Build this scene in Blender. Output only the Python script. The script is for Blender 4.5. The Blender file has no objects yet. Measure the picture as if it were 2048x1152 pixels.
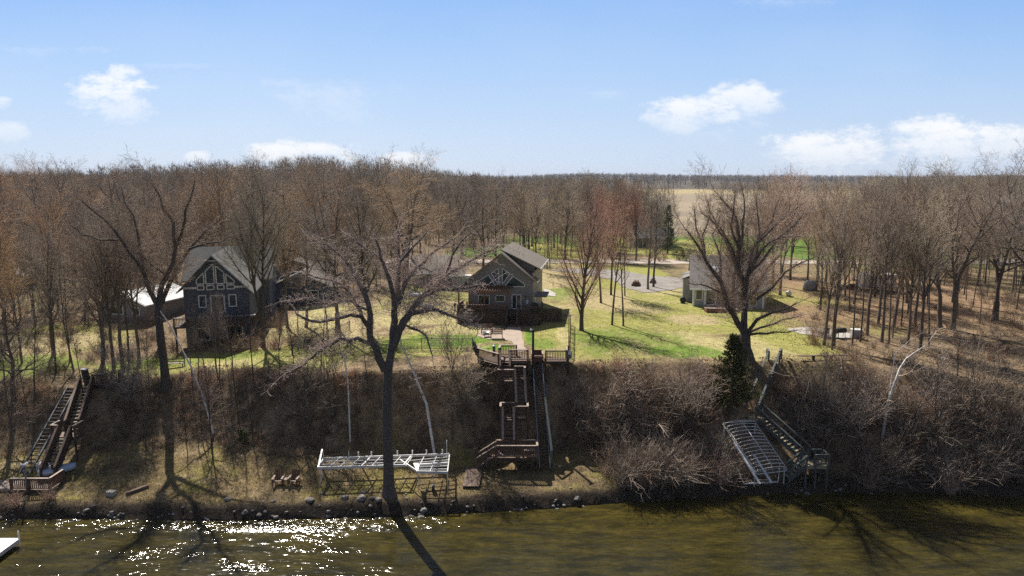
import bpy, math, random
import numpy as np
from mathutils import Vector, Matrix, noise as mnoise
R = math.radians
random.seed(7); NR = np.random.RandomState(11)
SC = bpy.context.scene
COL = SC.collection
# ------------------------------------------------------------------ camera model (used only to place real things at real distances)
CH, CF, CP = 24.0, 1384.0, R(8.8)
cP, sP = math.cos(CP), math.sin(CP)
def ray(u, v):
    a = (u-1024)/CF; b = (v-576)/CF
    return a, cP-b*sP, -sP-b*cP
def PZ(u, v, z):
    a, y, d = ray(u, v); t = (z-CH)/d
    return Vector((a*t, y*t, z))
def PY(u, v, Y):
    a, y, d = ray(u, v); t = Y/y
    return Vector((a*t, Y, CH+d*t))
def sm(a, b, x):
    t = np.clip((x-a)/(b-a), 0, 1); return t*t*(3-2*t)
# ------------------------------------------------------------------ terrain
def _ln(pts, ext):
    L = [PZ(u, v, z) for u, v, z in pts]
    xs = [p.x for p in L]; ys = [p.y for p in L]; zs = [p.z for p in L]
    xs = [xs[0]-ext]+xs+[xs[-1]+ext]; ys = [ys[0]]+ys+[ys[-1]]; zs = [zs[0]]+zs+[zs[-1]]
    return np.array(xs), np.array(ys), np.array(zs)
SHX, SHY, _ = _ln([(0,1038,0),(200,1036,0),(400,1040,0),(600,1036,0),(800,1031,0),(950,1024,0),(1100,1015,0),(1250,1003,0),(1400,994,0),(1550,986,0),(1700,984,0),(1850,984,0),(2048,992,0)], 900)
FTX, FTY, FTZ = _ln([(0,905,1.9),(300,872,2.1),(450,888,1.9),(620,898,1.8),(760,895,1.7),(900,912,1.5),(1000,905,1.4),(1080,905,1.3),(1150,890,1.5),(1300,955,1.0),(1450,955,.9),(1600,948,.9),(2048,955,.8)], 900)
EDX, EDY, EDZ = _ln([(0,772,5.8),(120,776,5.9),(200,772,6.0),(300,757,6.2),(400,740,6.6),(500,737,7.0),(600,745,7.2),(700,745,7.6),(800,742,7.9),(900,742,7.9),(950,735,7.9),(975,722,8),(1100,722,8),(1150,728,8),(1300,725,8),(1490,727,8),(1560,722,8),(1700,728,8),(1850,745,7.8),(1950,760,7.5),(2048,775,7.1)], 900)
def HT(X, Y):
    X = np.asarray(X, float); Y = np.asarray(Y, float)
    ys = np.interp(X, SHX, SHY); yf = np.interp(X, FTX, FTY); zf = np.interp(X, FTX, FTZ)
    ye = np.interp(X, EDX, EDY); ze = np.interp(X, EDX, EDZ)
    s = Y-ys
    lake = np.maximum(-3.0, s*0.22)
    bank = np.interp(s, [0, .3, .8], [0, .62, .8])
    z1 = .8+(zf-.8)*np.clip((s-.8)/np.maximum(yf-ys-.8, .1), 0, 1)**1.25
    t = np.clip((Y-yf)/(ye-yf), 0, 1); t = .75*t+.25*t*t*(3-2*t)
    z2 = zf+(ze-zf)*t
    q = np.clip((Y-ye)/55., 0, 1)
    z3 = ze+(8.4-ze)*q*q*(3-2*q)
    z = np.where(s < 0, lake, np.where(s < .8, bank, np.where(Y < yf, z1, np.where(Y < ye, z2, z3))))
    far = 10*np.exp(-((X+110)/85)**2-((Y-440)/110)**2)+4*sm(150, 330, Y)*sm(-10, -90, X)+4*sm(130, 300, Y)*sm(60, 160, X)
    far = far+sm(950, 1500, Y)*(9+3*np.sin(X/310+1.1)+2*np.sin(X/130))+sm(1900, 2600, Y)*(8+4*np.sin(X/500))
    return z+far
def hz(x, y): return float(HT(x, y))
def G(u, v):
    a, y, d = ray(u, v); t = 40.0
    for _ in range(4000):
        if CH+d*t <= hz(a*t, y*t): break
        t += .25 if t < 200 else 2
    return Vector((a*t, y*t, hz(a*t, y*t)))
# ------------------------------------------------------------------ objects
def tag(o, label=None, cat=None, group=None, kind=None):
    if label: o['label'] = label
    if cat: o['category'] = cat
    if group: o['group'] = group
    if kind: o['kind'] = kind
    return o
def empty(name, loc, rz=0, label=None, cat=None, group=None):
    o = bpy.data.objects.new(name, None); COL.objects.link(o)
    o.empty_display_size = .3; o.location = loc; o.rotation_euler = (0, 0, rz)
    return tag(o, label, cat, group)
def np_mesh(name, V, Q, mat, smooth=False, parent=None, col=None, nper=4):
    me = bpy.data.meshes.new(name); n = len(V); f = len(Q)
    me.vertices.add(n); me.vertices.foreach_set('co', np.asarray(V, np.float32).ravel())
    me.loops.add(f*nper); me.loops.foreach_set('vertex_index', np.asarray(Q, np.int32).ravel())
    me.polygons.add(f); me.polygons.foreach_set('loop_start', np.arange(0, f*nper, nper, dtype=np.int32))
    if smooth: me.polygons.foreach_set('use_smooth', np.ones(f, bool))
    me.update(calc_edges=True)
    if col is not None:
        at = me.color_attributes.new('Col', 'FLOAT_COLOR', 'POINT')
        c = np.ones((n, 4), np.float32); c[:, :3] = col; at.data.foreach_set('color', c.ravel())
    me.materials.append(mat)
    o = bpy.data.objects.new(name, me); COL.objects.link(o); o.parent = parent
    return o
def copy_tree(o, parent=None):
    c = o.copy(); COL.objects.link(c); c.parent = parent
    for ch in list(o.children): copy_tree(ch, c)
    return c
class MB:
    def __init__(s): s.v = []; s.f = []
    def add(s, vs, fs):
        k = len(s.v); s.v += [tuple(p) for p in vs]; s.f += [tuple(i+k for i in f) for f in fs]
    def box(s, x0, x1, y0, y1, z0, z1):
        s.add([(x0,y0,z0),(x1,y0,z0),(x1,y1,z0),(x0,y1,z0),(x0,y0,z1),(x1,y0,z1),(x1,y1,z1),(x0,y1,z1)],
              [(0,3,2,1),(4,5,6,7),(0,1,5,4),(1,2,6,5),(2,3,7,6),(3,0,4,7)])
        return s
    def bar(s, a, b, w, h=None, up=(0,0,1)):        # rectangular beam from a to b
        a = Vector(a); b = Vector(b); h = h or w; d = (b-a).normalized(); up = Vector(up)
        if abs(d.dot(up)) > .98: up = Vector((0,1,0))
        x = d.cross(up).normalized()*(w/2); z = x.cross(d).normalized()*(h/2)
        P = [a-x-z, a+x-z, a+x+z, a-x+z, b-x-z, b+x-z, b+x+z, b-x+z]
        s.add(P, [(0,1,2,3),(7,6,5,4),(0,4,5,1),(1,5,6,2),(2,6,7,3),(3,7,4,0)]); return s
    def tube(s, pts, r, n=8, cap=True):
        pts = [Vector(p) for p in pts]; rs = r if isinstance(r, (list, tuple)) else [r]*len(pts)
        k0 = len(s.v); ref = Vector((0,0,1)) if abs((pts[1]-pts[0]).normalized().z) < .8 else Vector((1,0,0))
        for i, p in enumerate(pts):
            d = (pts[min(i+1, len(pts)-1)]-pts[max(i-1, 0)]).normalized()
            x = d.cross(ref).normalized(); y = d.cross(x)
            for j in range(n):
                t = 2*math.pi*j/n; s.v.append(tuple(p+(x*math.cos(t)+y*math.sin(t))*rs[i]))
        for i in range(len(pts)-1):
            for j in range(n):
                a = k0+i*n+j; b = k0+i*n+(j+1) % n; s.f.append((a, b, b+n, a+n))
        if cap:
            s.f.append(tuple(k0+j for j in reversed(range(n)))); e = k0+(len(pts)-1)*n; s.f.append(tuple(e+j for j in range(n)))
        return s
    def prism(s, poly, off):                         # polygon (3-D points) extruded by off
        n = len(poly); off = Vector(off); P = [Vector(p) for p in poly]
        s.add(P+[p+off for p in P], [tuple(reversed(range(n))), tuple(range(n, 2*n))]+[(i, (i+1) % n, (i+1) % n+n, i+n) for i in range(n)]); return s
    def lathe(s, prof, n=12, c=(0,0,0)):
        k0 = len(s.v)
        for r, z in prof:
            for j in range(n):
                t = 2*math.pi*j/n; s.v.append((c[0]+r*math.cos(t), c[1]+r*math.sin(t), c[2]+z))
        for i in range(len(prof)-1):
            for j in range(n):
                a = k0+i*n+j; b = k0+i*n+(j+1) % n; s.f.append((a, b, b+n, a+n))
        s.f.append(tuple(k0+j for j in reversed(range(n)))); e = k0+(len(prof)-1)*n; s.f.append(tuple(e+j for j in range(n)))
        return s
    def build(s, name, mat, parent=None, smooth=False, bevel=0):
        me = bpy.data.meshes.new(name); me.from_pydata(s.v, [], s.f); me.update()
        me.materials.append(mat)
        if smooth: me.polygons.foreach_set('use_smooth', [True]*len(me.polygons))
        o = bpy.data.objects.new(name, me); COL.objects.link(o); o.parent = parent
        if bevel:
            m = o.modifiers.new('bev', 'BEVEL'); m.width = bevel; m.segments = 2; m.limit_method = 'ANGLE'
        return o
# ------------------------------------------------------------------ materials
def new_mat(name):
    m = bpy.data.materials.new(name); m.use_nodes = True; nt = m.node_tree
    return m, nt, nt.nodes['Principled BSDF']
def N(nt, t, **k):
    n = nt.nodes.new(t)
    for a, b in k.items(): setattr(n, a, b)
    return n
def mth(nt, op, a, b=None, c=None):
    n = N(nt, 'ShaderNodeMath', operation=op)
    for i, x in enumerate((a, b, c)):
        if x is None: continue
        if isinstance(x, (int, float)): n.inputs[i].default_value = x
        else: nt.links.new(x, n.inputs[i])
    return n.outputs[0]
def mixc(nt, f, a, b, bt='MIX'):
    n = N(nt, 'ShaderNodeMix', data_type='RGBA', blend_type=bt)
    for i, x in ((0, f), (6, a), (7, b)):
        if isinstance(x, (int, float)): n.inputs[i].default_value = x
        elif isinstance(x, tuple): n.inputs[i].default_value = (*x, 1)
        else: nt.links.new(x, n.inputs[i])
    return n.outputs[2]
def nz(nt, scale, detail=4, rough=.55, vec=None, out='Fac'):
    n = N(nt, 'ShaderNodeTexNoise'); n.inputs['Scale'].default_value = scale
    n.inputs['Detail'].default_value = detail; n.inputs['Roughness'].default_value = rough
    if vec is not None: nt.links.new(vec, n.inputs['Vector'])
    return n.outputs[out]
def ramp(nt, f, a, b):
    n = N(nt, 'ShaderNodeMapRange'); nt.links.new(f, n.inputs[0]); n.inputs[1].default_value = a; n.inputs[2].default_value = b
    return n.outputs[0]
def geo(nt): return N(nt, 'ShaderNodeNewGeometry').outputs['Position']
def objv(nt): return N(nt, 'ShaderNodeTexCoord').outputs['Object']
def scl(nt, v, s):
    n = N(nt, 'ShaderNodeVectorMath', operation='MULTIPLY'); nt.links.new(v, n.inputs[0]); n.inputs[1].default_value = s
    return n.outputs[0]
def bump(nt, h, dist, strength, bs):
    n = N(nt, 'ShaderNodeBump'); n.inputs['Distance'].default_value = dist; n.inputs['Strength'].default_value = strength
    nt.links.new(h, n.inputs['Height']); nt.links.new(n.outputs[0], bs.inputs['Normal'])
def pm(name, c1, c2=None, scale=4., rough=.7, metal=0., bmp=.0, stretch=(1,1,1), lo=.35, hi=.65, spec=.4):
    m, nt, bs = new_mat(name); c2 = c2 or tuple(x*.7 for x in c1)
    v = scl(nt, objv(nt), stretch)
    f = ramp(nt, nz(nt, scale, 6, .6, v), lo, hi)
    nt.links.new(mixc(nt, f, c1, c2), bs.inputs['Base Color'])
    bs.inputs['Roughness'].default_value = rough; bs.inputs['Metallic'].default_value = metal
    bs.inputs['Specular IOR Level'].default_value = spec
    if bmp: bump(nt, nz(nt, scale*3, 4, .6, v), bmp, .6, bs)
    return m
def siding(name, c, pitch=.16, rough=.65, vert=False, depth=.02):
    m, nt, bs = new_mat(name)
    sep = N(nt, 'ShaderNodeSeparateXYZ'); nt.links.new(objv(nt), sep.inputs[0])
    ax = sep.outputs['X' if vert else 'Z']
    fr = mth(nt, 'FRACT', mth(nt, 'DIVIDE', ax, pitch))
    line = mth(nt, 'LESS_THAN', fr, .1)
    base = mixc(nt, ramp(nt, nz(nt, 1.3, 5), .3, .7), c, tuple(x*.82 for x in c))
    nt.links.new(mixc(nt, line, base, tuple(x*.7 for x in c)), bs.inputs['Base Color'])
    bump(nt, fr, depth, .35, bs); bs.inputs['Roughness'].default_value = rough
    return m
def shingle(name, c1, c2):
    m, nt, bs = new_mat(name)
    b = N(nt, 'ShaderNodeTexBrick'); nt.links.new(objv(nt), b.inputs['Vector'])
    b.inputs['Color1'].default_value = (*c1, 1); b.inputs['Color2'].default_value = (*c2, 1)
    b.inputs['Mortar'].default_value = (*[x*.45 for x in c1], 1); b.inputs['Scale'].default_value = 1
    b.inputs['Brick Width'].default_value = .5; b.inputs['Row Height'].default_value = .24; b.inputs['Mortar Size'].default_value = .018
    nt.links.new(mixc(nt, ramp(nt, nz(nt, 1.1, 6), .3, .75), b.outputs['Color'], tuple(x*.7 for x in c1)), bs.inputs['Base Color'])
    bs.inputs['Roughness'].default_value = .85
    bump(nt, nz(nt, 30, 3), .01, .5, bs)
    return m
def tree_mat(name, tint, dark, sc=(6,6,1.2), rough=.85, col_attr=False):
    m, nt, bs = new_mat(name)
    f = ramp(nt, nz(nt, 3, 6, .65, scl(nt, objv(nt), sc)), .3, .7)
    if col_attr: oc = N(nt, 'ShaderNodeVertexColor', layer_name='Col').outputs['Color']
    else: oc = N(nt, 'ShaderNodeObjectInfo').outputs['Color']
    a = mixc(nt, 1, tint, oc, 'MULTIPLY'); b = mixc(nt, 1, dark, oc, 'MULTIPLY')
    nt.links.new(mixc(nt, f, a, b), bs.inputs['Base Color'])
    bs.inputs['Roughness'].default_value = rough; bs.inputs['Specular IOR Level'].default_value = .25
    if name == 'bark': bump(nt, nz(nt, 2.2, 5, .7, scl(nt, objv(nt), (5,5,.9))), .06, .9, bs)
    return m
def glass_mat(name, c=(.02,.03,.035)):
    m, nt, bs = new_mat(name)
    nt.links.new(mixc(nt, ramp(nt, nz(nt, .9, 3), .4, .7), c, tuple(x*2.2 for x in c)), bs.inputs['Base Color'])
    bs.inputs['Roughness'].default_value = .06; bs.inputs['Specular IOR Level'].default_value = .8
    return m
M = dict(
 bark=tree_mat('bark', (.21,.18,.155), (.075,.064,.056)),
 twig=tree_mat('twigs', (.50,.43,.365), (.30,.255,.215)),
 wood_attr=tree_mat('far_woodland', (1,1,1), (.6,.6,.6), col_attr=True),
 birch=pm('birch_bark', (.80,.77,.72), (.10,.085,.075), 2.2, .6, stretch=(1,1,5), lo=.56, hi=.62),
 deckwood=pm('weathered_deck_wood', (.25,.17,.125), (.14,.095,.07), 3, .75, stretch=(1,6,1), bmp=.004),
 railcap=pm('bleached_and_sunlit_wood', (.42,.33,.27), (.28,.21,.17), 4, .7),  # pale rail wood, also used to paint sunlight on chair tops and planks
 redwood=pm('red_stained_wood', (.20,.085,.05), (.10,.045,.03), 5, .6, bmp=.003),
 brownwood=pm('dark_brown_wood', (.095,.06,.043), (.05,.033,.024), 5, .7),
 greenwood=pm('grey_green_treated_wood', (.14,.16,.15), (.085,.095,.085), 4, .75, bmp=.003),
 treadwood=pm('worn_pale_treads', (.42,.36,.25), (.28,.23,.15), 4, .75),
 alu=pm('aluminium', (.85,.85,.84), (.66,.67,.68), 3, .42, .15),
 white=pm('white_paint', (.78,.78,.77), (.62,.62,.61), 2, .5),
 trim=pm('white_trim', (.86,.86,.86), (.74,.75,.76), 2, .5),
 black=pm('black_metal', (.02,.02,.022), (.035,.035,.035), 4, .5),
 dark=pm('dark_recess', (.015,.014,.014), (.03,.028,.025), 3, .9),
 steel=pm('grey_steel', (.22,.24,.27), (.15,.16,.18), 4, .45, .4),
 concrete=pm('concrete', (.50,.47,.42), (.38,.35,.31), 1.2, .9, bmp=.01),
 stone=pm('field_stone', (.34,.31,.285), (.10,.09,.082), 2.0, .85, bmp=.03),
 darkstone=pm('dark_stone', (.11,.1,.095), (.22,.2,.18), 2.0, .8, bmp=.03),
 glass=glass_mat('window_glass'),
 tglass=glass_mat('tinted_gable_glass', (.012,.028,.03)),
)
# ------------------------------------------------------------------ ground sheet
def axis(a, b, step, far, g=1.12, amax=120):
    c = list(np.arange(a, b, step)); s = step
    while c[-1] < far: s = min(s*g, amax); c.append(c[-1]+s)
    return c
xr = axis(0, 62, .4, 3600); xs = np.array([-x for x in reversed(xr[1:])]+xr)
ya = list(np.arange(20, 45, 1.0))+list(np.arange(45, 76, .3)); yr = axis(76, 135, .8, 3900, 1.08, 90); ysv = np.array(ya+yr)
GX, GY = np.meshgrid(xs, ysv); GZ = HT(GX, GY)
def fbm(X, Y, s, o=3, seed=0):
    r = np.zeros_like(X); a = 1.; t = 0
    rs = np.random.RandomState(seed)
    for k in range(o):
        g = rs.rand(64, 64); fx = X/s*2**k+rs.rand()*60; fy = Y/s*2**k+rs.rand()*60
        ix = np.floor(fx).astype(int); iy = np.floor(fy).astype(int); tx = fx-ix; ty = fy-iy
        tx = tx*tx*(3-2*tx); ty = ty*ty*(3-2*ty)
        v = (g[iy % 64, ix % 64]*(1-tx)+g[iy % 64, (ix+1) % 64]*tx)*(1-ty)+(g[(iy+1) % 64, ix % 64]*(1-tx)+g[(iy+1) % 64, (ix+1) % 64]*tx)*ty
        r += a*v; t += a; a *= .5
    return r/t
yS = np.interp(GX, SHX, SHY); yF = np.interp(GX, FTX, FTY); yE = np.interp(GX, EDX, EDY)
onbank = sm(-.3, .8, GY-yF)*sm(.4, -.6, GY-yE)
shore = sm(0, .8, GY-yS)*sm(3.0, 1.0, GY-yS)
near = (GY < 76)
amp = onbank*.55+shore*.22*near+.05*near*(GY > yS)+sm(140, 400, GY)*1.2
GZ = GZ+(fbm(GX, GY, 2.2, 4, 3)-.5)*amp*1.1
# colours per place (albedo)
def C(*c): return np.array(c, float)
col = np.zeros(GX.shape+(3,))
def over(w, c):
    global col
    col = col*(1-w[..., None])+c*w[..., None]
n1 = fbm(GX, GY, 5, 4, 1); n2 = fbm(GX, GY, 1.4, 4, 2); n3 = fbm(GX, GY, 14, 3, 5); n4 = fbm(GX, GY, .9, 3, 8)
one = np.ones_like(GX)
over(one, C(.25,.185,.125))                                        # woodland floor: dry leaves
over(sm(.45,.6,n1), C(.31,.225,.145)); over(sm(.5,.68,n2)*.5, C(.14,.10,.065))
over(sm(.52,.66,n3)*.35, C(.20,.19,.08))
def ell(u, v, ru, rv, soft=.5):
    c = G(u, v); k = c.y/1384.*.97
    y1 = G(u, max(v-rv, 372)).y; y0 = G(u, v+rv).y; ry = max((y1-y0)/2, .5); cy = (y0+y1)/2
    d = np.sqrt(((GX-c.x)/(ru*k))**2+((GY-cy)/ry)**2)+(n1-.5)*.9+(n2-.5)*.5
    return sm(1+soft*.5, 1-soft*.5, d)
plateau = sm(-.4, .5, GY-yE+(n2-.5)*1.5)
tan, straw, olive, green, vivid, leaf = C(.44,.36,.21), C(.46,.41,.20), C(.32,.32,.095), C(.20,.26,.055), C(.14,.25,.03), C(.32,.215,.14)
for u, v, ru, rv, c in [
    (60,700,150,55,olive),(90,690,110,25,tan),(60,735,120,22,green),(380,735,230,26,olive),(300,728,120,9,green),(520,720,110,22,straw),(480,712,70,8,green),
    (640,700,120,45,olive),(700,640,140,45,tan),(620,650,70,40,straw),(870,600,120,40,olive),(890,565,80,16,green),(860,620,90,18,tan),(850,640,120,14,straw),
    (1180,600,130,90,olive),(1120,560,70,60,tan),(1130,590,60,14,green),(1200,700,160,45,olive),(1320,640,150,35,olive),(1370,690,170,30,straw),(1280,680,120,22,green),(1190,690,40,30,green),
    (1460,640,130,50,olive),(1500,695,120,26,straw),(1450,650,120,10,olive),(1370,705,90,13,vivid),(1240,605,120,20,tan),(1350,600,80,20,olive),(1600,690,80,26,olive),(1650,610,120,40,olive),(1690,570,60,8,green),
    (1330,580,70,10,straw),(1390,640,50,10,tan),(1700,630,160,22,leaf),(1840,600,240,50,leaf)]:
    over(ell(u, v, ru, rv)*plateau*.88, c)
# fenced yard in front of the house
for u, v, ru, rv, c in [(860,690,130,26,olive),(900,684,100,13,vivid),(985,695,50,7,vivid),(800,690,60,14,green),(905,660,90,9,straw),(1095,683,48,22,olive),(1085,690,30,10,green),(1128,676,12,18,straw),(1060,680,8,20,vivid)]:
    over(ell(u, v, ru, rv, .35)*plateau, c)
over(sm(.6,.72,n4)*sm(-24,-20,GX)*sm(28,20,GX)*(GY > yE)*(GY < 100)*.55, tan)
over(ell(1465, 738, 60, 12)*1., C(.48,.40,.28))
# far meadows and field
R2 = C(.13,.22,.04)
over(sm(150,160,GY)*sm(205,190,GY)*sm(-6,4,GX)*.9, R2*1.0)
for u, v, ru, rv, c in [(1720,505,230,26,R2),(1450,525,90,12,R2),(1380,570,90,7,R2),(960,505,60,12,R2),(1100,505,60,20,olive),(1270,545,60,14,olive),(1330,495,120,20,olive)]:
    over(ell(u, v, ru, rv, .3), c)
fw = sm(190,215,GY)*sm(20,45,GX+(n3-.5)*20)*sm(1000,960,GY)
over(fw, C(.35,.29,.215)); over(fw*sm(.4,.6,fbm(GX*.12, GY, 30, 3, 9)), C(.27,.225,.175)); over(sm(620,660,GY)*fw, C(.42,.345,.20))
over(sm(960,1000,GY)*one, C(.12,.10,.085))
# lake-side strip and bank
bk = sm(-.6,.5,GY-yF+(n2-.5)*2)*(1-plateau)
over(bk, C(.21,.15,.10)); over(bk*sm(.45,.6,n1), C(.33,.235,.155)); over(bk*sm(.5,.62,n2)*.75, C(.10,.072,.052)); over(bk*sm(.6,.7,n3)*.4, C(.19,.17,.08)); over(bk*sm(.56,.66,n4)*.8, C(.34,.25,.17))
gs = sm(.6,1.2,GY-yS)*(1-bk)*(1-plateau)
over(gs, C(.22,.165,.085)); over(gs*sm(.45,.6,n1)*.7, C(.25,.22,.07)); over(gs*sm(.52,.62,n2)*.7, C(.15,.11,.07)); over(gs*sm(.58,.7,n4)*.7, C(.34,.26,.16)); over(gs*sm(.6,.7,fbm(GX,GY,2.4,3,12))*.6, C(.10,.075,.05))
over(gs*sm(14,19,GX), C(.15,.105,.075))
over(sm(1.5,.5,GY-yS+(n2-.5)*.9), C(.055,.043,.034))  # near-black strip paints the cut bank's shadow along the water edge
ny, nx = GX.shape
idx = np.arange(ny*nx).reshape(ny, nx)
Q = np.stack([idx[:-1,:-1], idx[:-1,1:], idx[1:,1:], idx[1:,:-1]], -1).reshape(-1, 4)
m, nt, bs = new_mat('ground')
vc = N(nt, 'ShaderNodeVertexColor', layer_name='Col').outputs['Color']; pos = geo(nt)
g1 = ramp(nt, nz(nt, 1.7, 8, .72, pos), .3, .7); g2 = ramp(nt, nz(nt, 7, 5, .7, pos), .35, .65)
k = mixc(nt, g1, (.55,.56,.54), (1.4,1.38,1.33)); k2 = mixc(nt, g2, (.5,.49,.46), (1.45,1.44,1.4))
c0 = mixc(nt, 1, vc, k, 'MULTIPLY'); c1 = mixc(nt, 1, c0, k2, 'MULTIPLY')
vo = N(nt, 'ShaderNodeTexVoronoi'); vo.inputs['Scale'].default_value = 9; nt.links.new(pos, vo.inputs['Vector'])
sp = mth(nt, 'MULTIPLY', mth(nt, 'GREATER_THAN', nz(nt, 2.5, 3, .6, pos), .52), mth(nt, 'LESS_THAN', vo.outputs['Distance'], .2))
nt.links.new(mixc(nt, mth(nt, 'MULTIPLY', sp, .5), c1, (.42,.33,.22)), bs.inputs['Base Color'])
bs.inputs['Roughness'].default_value = .95; bs.inputs['Specular IOR Level'].default_value = .1
bump(nt, nz(nt, 5, 8, .75, pos), .14, .9, bs)
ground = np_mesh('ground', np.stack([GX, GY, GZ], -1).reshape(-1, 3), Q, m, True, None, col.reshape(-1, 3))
tag(ground, kind='structure')
from mathutils.bvhtree import BVHTree
_gb = BVHTree.FromPolygons([tuple(p) for p in np.stack([GX, GY, GZ], -1)[:200].reshape(-1, 3)], [tuple(q) for q in Q.reshape(ny-1, nx-1, 4)[:199].reshape(-1, 4).tolist()])
def gz(x, y):
    h = _gb.ray_cast(Vector((x, y, 200)), Vector((0, 0, -1)))
    return h[0].z if h[0] is not None else hz(x, y)
def gp(x, y, dz=0): return Vector((x, y, gz(x, y)+dz))
def Gg(u, v):
    a, y, d = ray(u, v)
    h = _gb.ray_cast(Vector((0, 0, CH)), Vector((a, y, d)).normalized())
    return h[0] if h[0] is not None else G(u, v)
# ------------------------------------------------------------------ water
m, nt, bs = new_mat('lake_water'); pos = geo(nt)
sx = N(nt, 'ShaderNodeSeparateXYZ'); nt.links.new(pos, sx.inputs[0])
w1 = ramp(nt, nz(nt, .7, 7, .66, scl(nt, pos, (.45,1.6,1))), .38, .64)
w2 = ramp(nt, nz(nt, 3.2, 5, .65, scl(nt, pos, (.5,1.9,1))), .42, .6)
dep = ramp(nt, sx.outputs['Y'], 34, 49)
cdeep = mixc(nt, w1, (.015,.017,.009), (.046,.041,.012)); cs = mixc(nt, w1, (.030,.026,.008), (.104,.080,.016))
cw = mixc(nt, mth(nt, 'MULTIPLY', w2, .6), mixc(nt, dep, cdeep, cs), (.020,.016,.006))
nt.links.new(cw, bs.inputs['Base Color']); bs.inputs['Roughness'].default_value = .11; bs.inputs['IOR'].default_value = 1.33
a = nz(nt, .8, 2, .5, scl(nt, pos, (.7,1.7,1))); b = nz(nt, 2.1, 1.6, .45, scl(nt, pos, (.6,1.6,1))); c = nz(nt, 5.5, 2, .5, scl(nt, pos, (.7,1.4,1)))
patch = ramp(nt, nz(nt, .34, 4, .62, scl(nt, pos, (.55,2.0,1))), .55, .68)
left = ramp(nt, sx.outputs['X'], 2, -13); edge = mth(nt, 'MULTIPLY', ramp(nt, sx.outputs['Y'], 44.7, 45.6), ramp(nt, sx.outputs['X'], 2, -6))
h = mth(nt, 'ADD', mth(nt, 'MULTIPLY', a, .17), mth(nt, 'MULTIPLY', b, .082))
act = mth(nt, 'ADD', mth(nt, 'MULTIPLY', mth(nt, 'MULTIPLY', patch, left), .55), mth(nt, 'MULTIPLY', edge, 1.3))
h = mth(nt, 'ADD', mth(nt, 'MULTIPLY', h, mth(nt, 'ADD', .42, act)), mth(nt, 'MULTIPLY', c, mth(nt, 'ADD', .008, mth(nt, 'MULTIPLY', act, .016))))
bump(nt, h, 1.0, 1.0, bs)
wx = np.array([-3600,-200,-90]+list(np.arange(-70, 70.1, 2))+[90,200,3600]); wy = np.array([-600,-100,0,20]+list(np.arange(30, 54, 1.)))
WX, WY = np.meshgrid(wx, wy); iw = np.arange(WX.size).reshape(WX.shape)
water = np_mesh('lake_water', np.stack([WX, WY, WX*0], -1).reshape(-1, 3), np.stack([iw[:-1,:-1], iw[:-1,1:], iw[1:,1:], iw[1:,:-1]], -1).reshape(-1, 4), m, True)
tag(water, kind='structure')
HAZE = .00009
# ------------------------------------------------------------------ light and sky
SUN_AZ, SUN_EL = R(-27), R(47)
S = Vector((math.sin(SUN_AZ)*math.cos(SUN_EL), math.cos(SUN_AZ)*math.cos(SUN_EL), math.sin(SUN_EL)))
ld = bpy.data.lights.new('sun', 'SUN'); ld.energy = 5.0; ld.angle = R(.53); ld.color = (1, .94, .85)
lo = bpy.data.objects.new('sun', ld); COL.objects.link(lo); lo.rotation_euler = S.to_track_quat('Z', 'Y').to_euler()
W = bpy.data.worlds.new('World'); SC.world = W; W.use_nodes = True; nt = W.node_tree
bg = nt.nodes['Background']; bg.inputs[1].default_value = .125
sky = N(nt, 'ShaderNodeTexSky', sky_type='NISHITA'); sky.sun_disc = False; sky.sun_elevation = SUN_EL; sky.sun_rotation = SUN_AZ
sky.altitude = 250; sky.air_density = 1.0; sky.dust_density = .6; sky.ozone_density = 2.2
tc = N(nt, 'ShaderNodeTexCoord').outputs['Generated']; sx = N(nt, 'ShaderNodeSeparateXYZ'); nt.links.new(tc, sx.inputs[0])
yy = mth(nt, 'MAXIMUM', sx.outputs['Y'], .05)
AZ = mth(nt, 'DIVIDE', sx.outputs['X'], yy); EL = mth(nt, 'DIVIDE', sx.outputs['Z'], yy)
cv = N(nt, 'ShaderNodeCombineXYZ'); nt.links.new(AZ, cv.inputs[0]); nt.links.new(mth(nt, 'MULTIPLY', EL, 1.9), cv.inputs[1])
nA = nz(nt, 10, 9, .66, cv.outputs[0]); nB = nz(nt, 38, 8, .68, cv.outputs[0])
def ae(u, v):
    a, y, d = ray(u, v); return a/y, d/y
def cloud(u, v, ru, rv, dens, wisp=0.):
    x, y = ae(u, v); rx = ru*1.15/CF; ry = rv*1.15/CF
    dx = mth(nt, 'DIVIDE', mth(nt, 'SUBTRACT', AZ, x), rx); dy = mth(nt, 'DIVIDE', mth(nt, 'SUBTRACT', EL, y), ry)
    dn = mth(nt, 'MULTIPLY', mth(nt, 'MINIMUM', dy, 0.), -.25); up = mth(nt, 'MAXIMUM', dy, 0.)   # softer underside
    dy2 = mth(nt, 'ADD', mth(nt, 'MULTIPLY', up, up), mth(nt, 'ADD', dn, mth(nt, 'MULTIPLY', dn, dn)))
    d = mth(nt, 'ADD', mth(nt, 'MULTIPLY', dx, dx), dy2)
    e = mth(nt, 'ADD', mth(nt, 'SUBTRACT', 1., d), mth(nt, 'MULTIPLY', mth(nt, 'SUBTRACT', nA, .5), 3.4 if not wisp else 2.6))
    e = mth(nt, 'ADD', e, mth(nt, 'MULTIPLY', mth(nt, 'SUBTRACT', nB, .5), 2.2))
    e2 = N(nt, 'ShaderNodeMapRange', interpolation_type='SMOOTHERSTEP'); nt.links.new(e, e2.inputs[0]); e2.inputs[1].default_value = -.15; e2.inputs[2].default_value = 1.15 if not wisp else 2.2
    # fades toward its base
    fb = ramp(nt, dy, -2.6, .2)
    return mth(nt, 'MULTIPLY', mth(nt, 'MULTIPLY', e2.outputs[0], dens), fb)
acc = None
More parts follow.
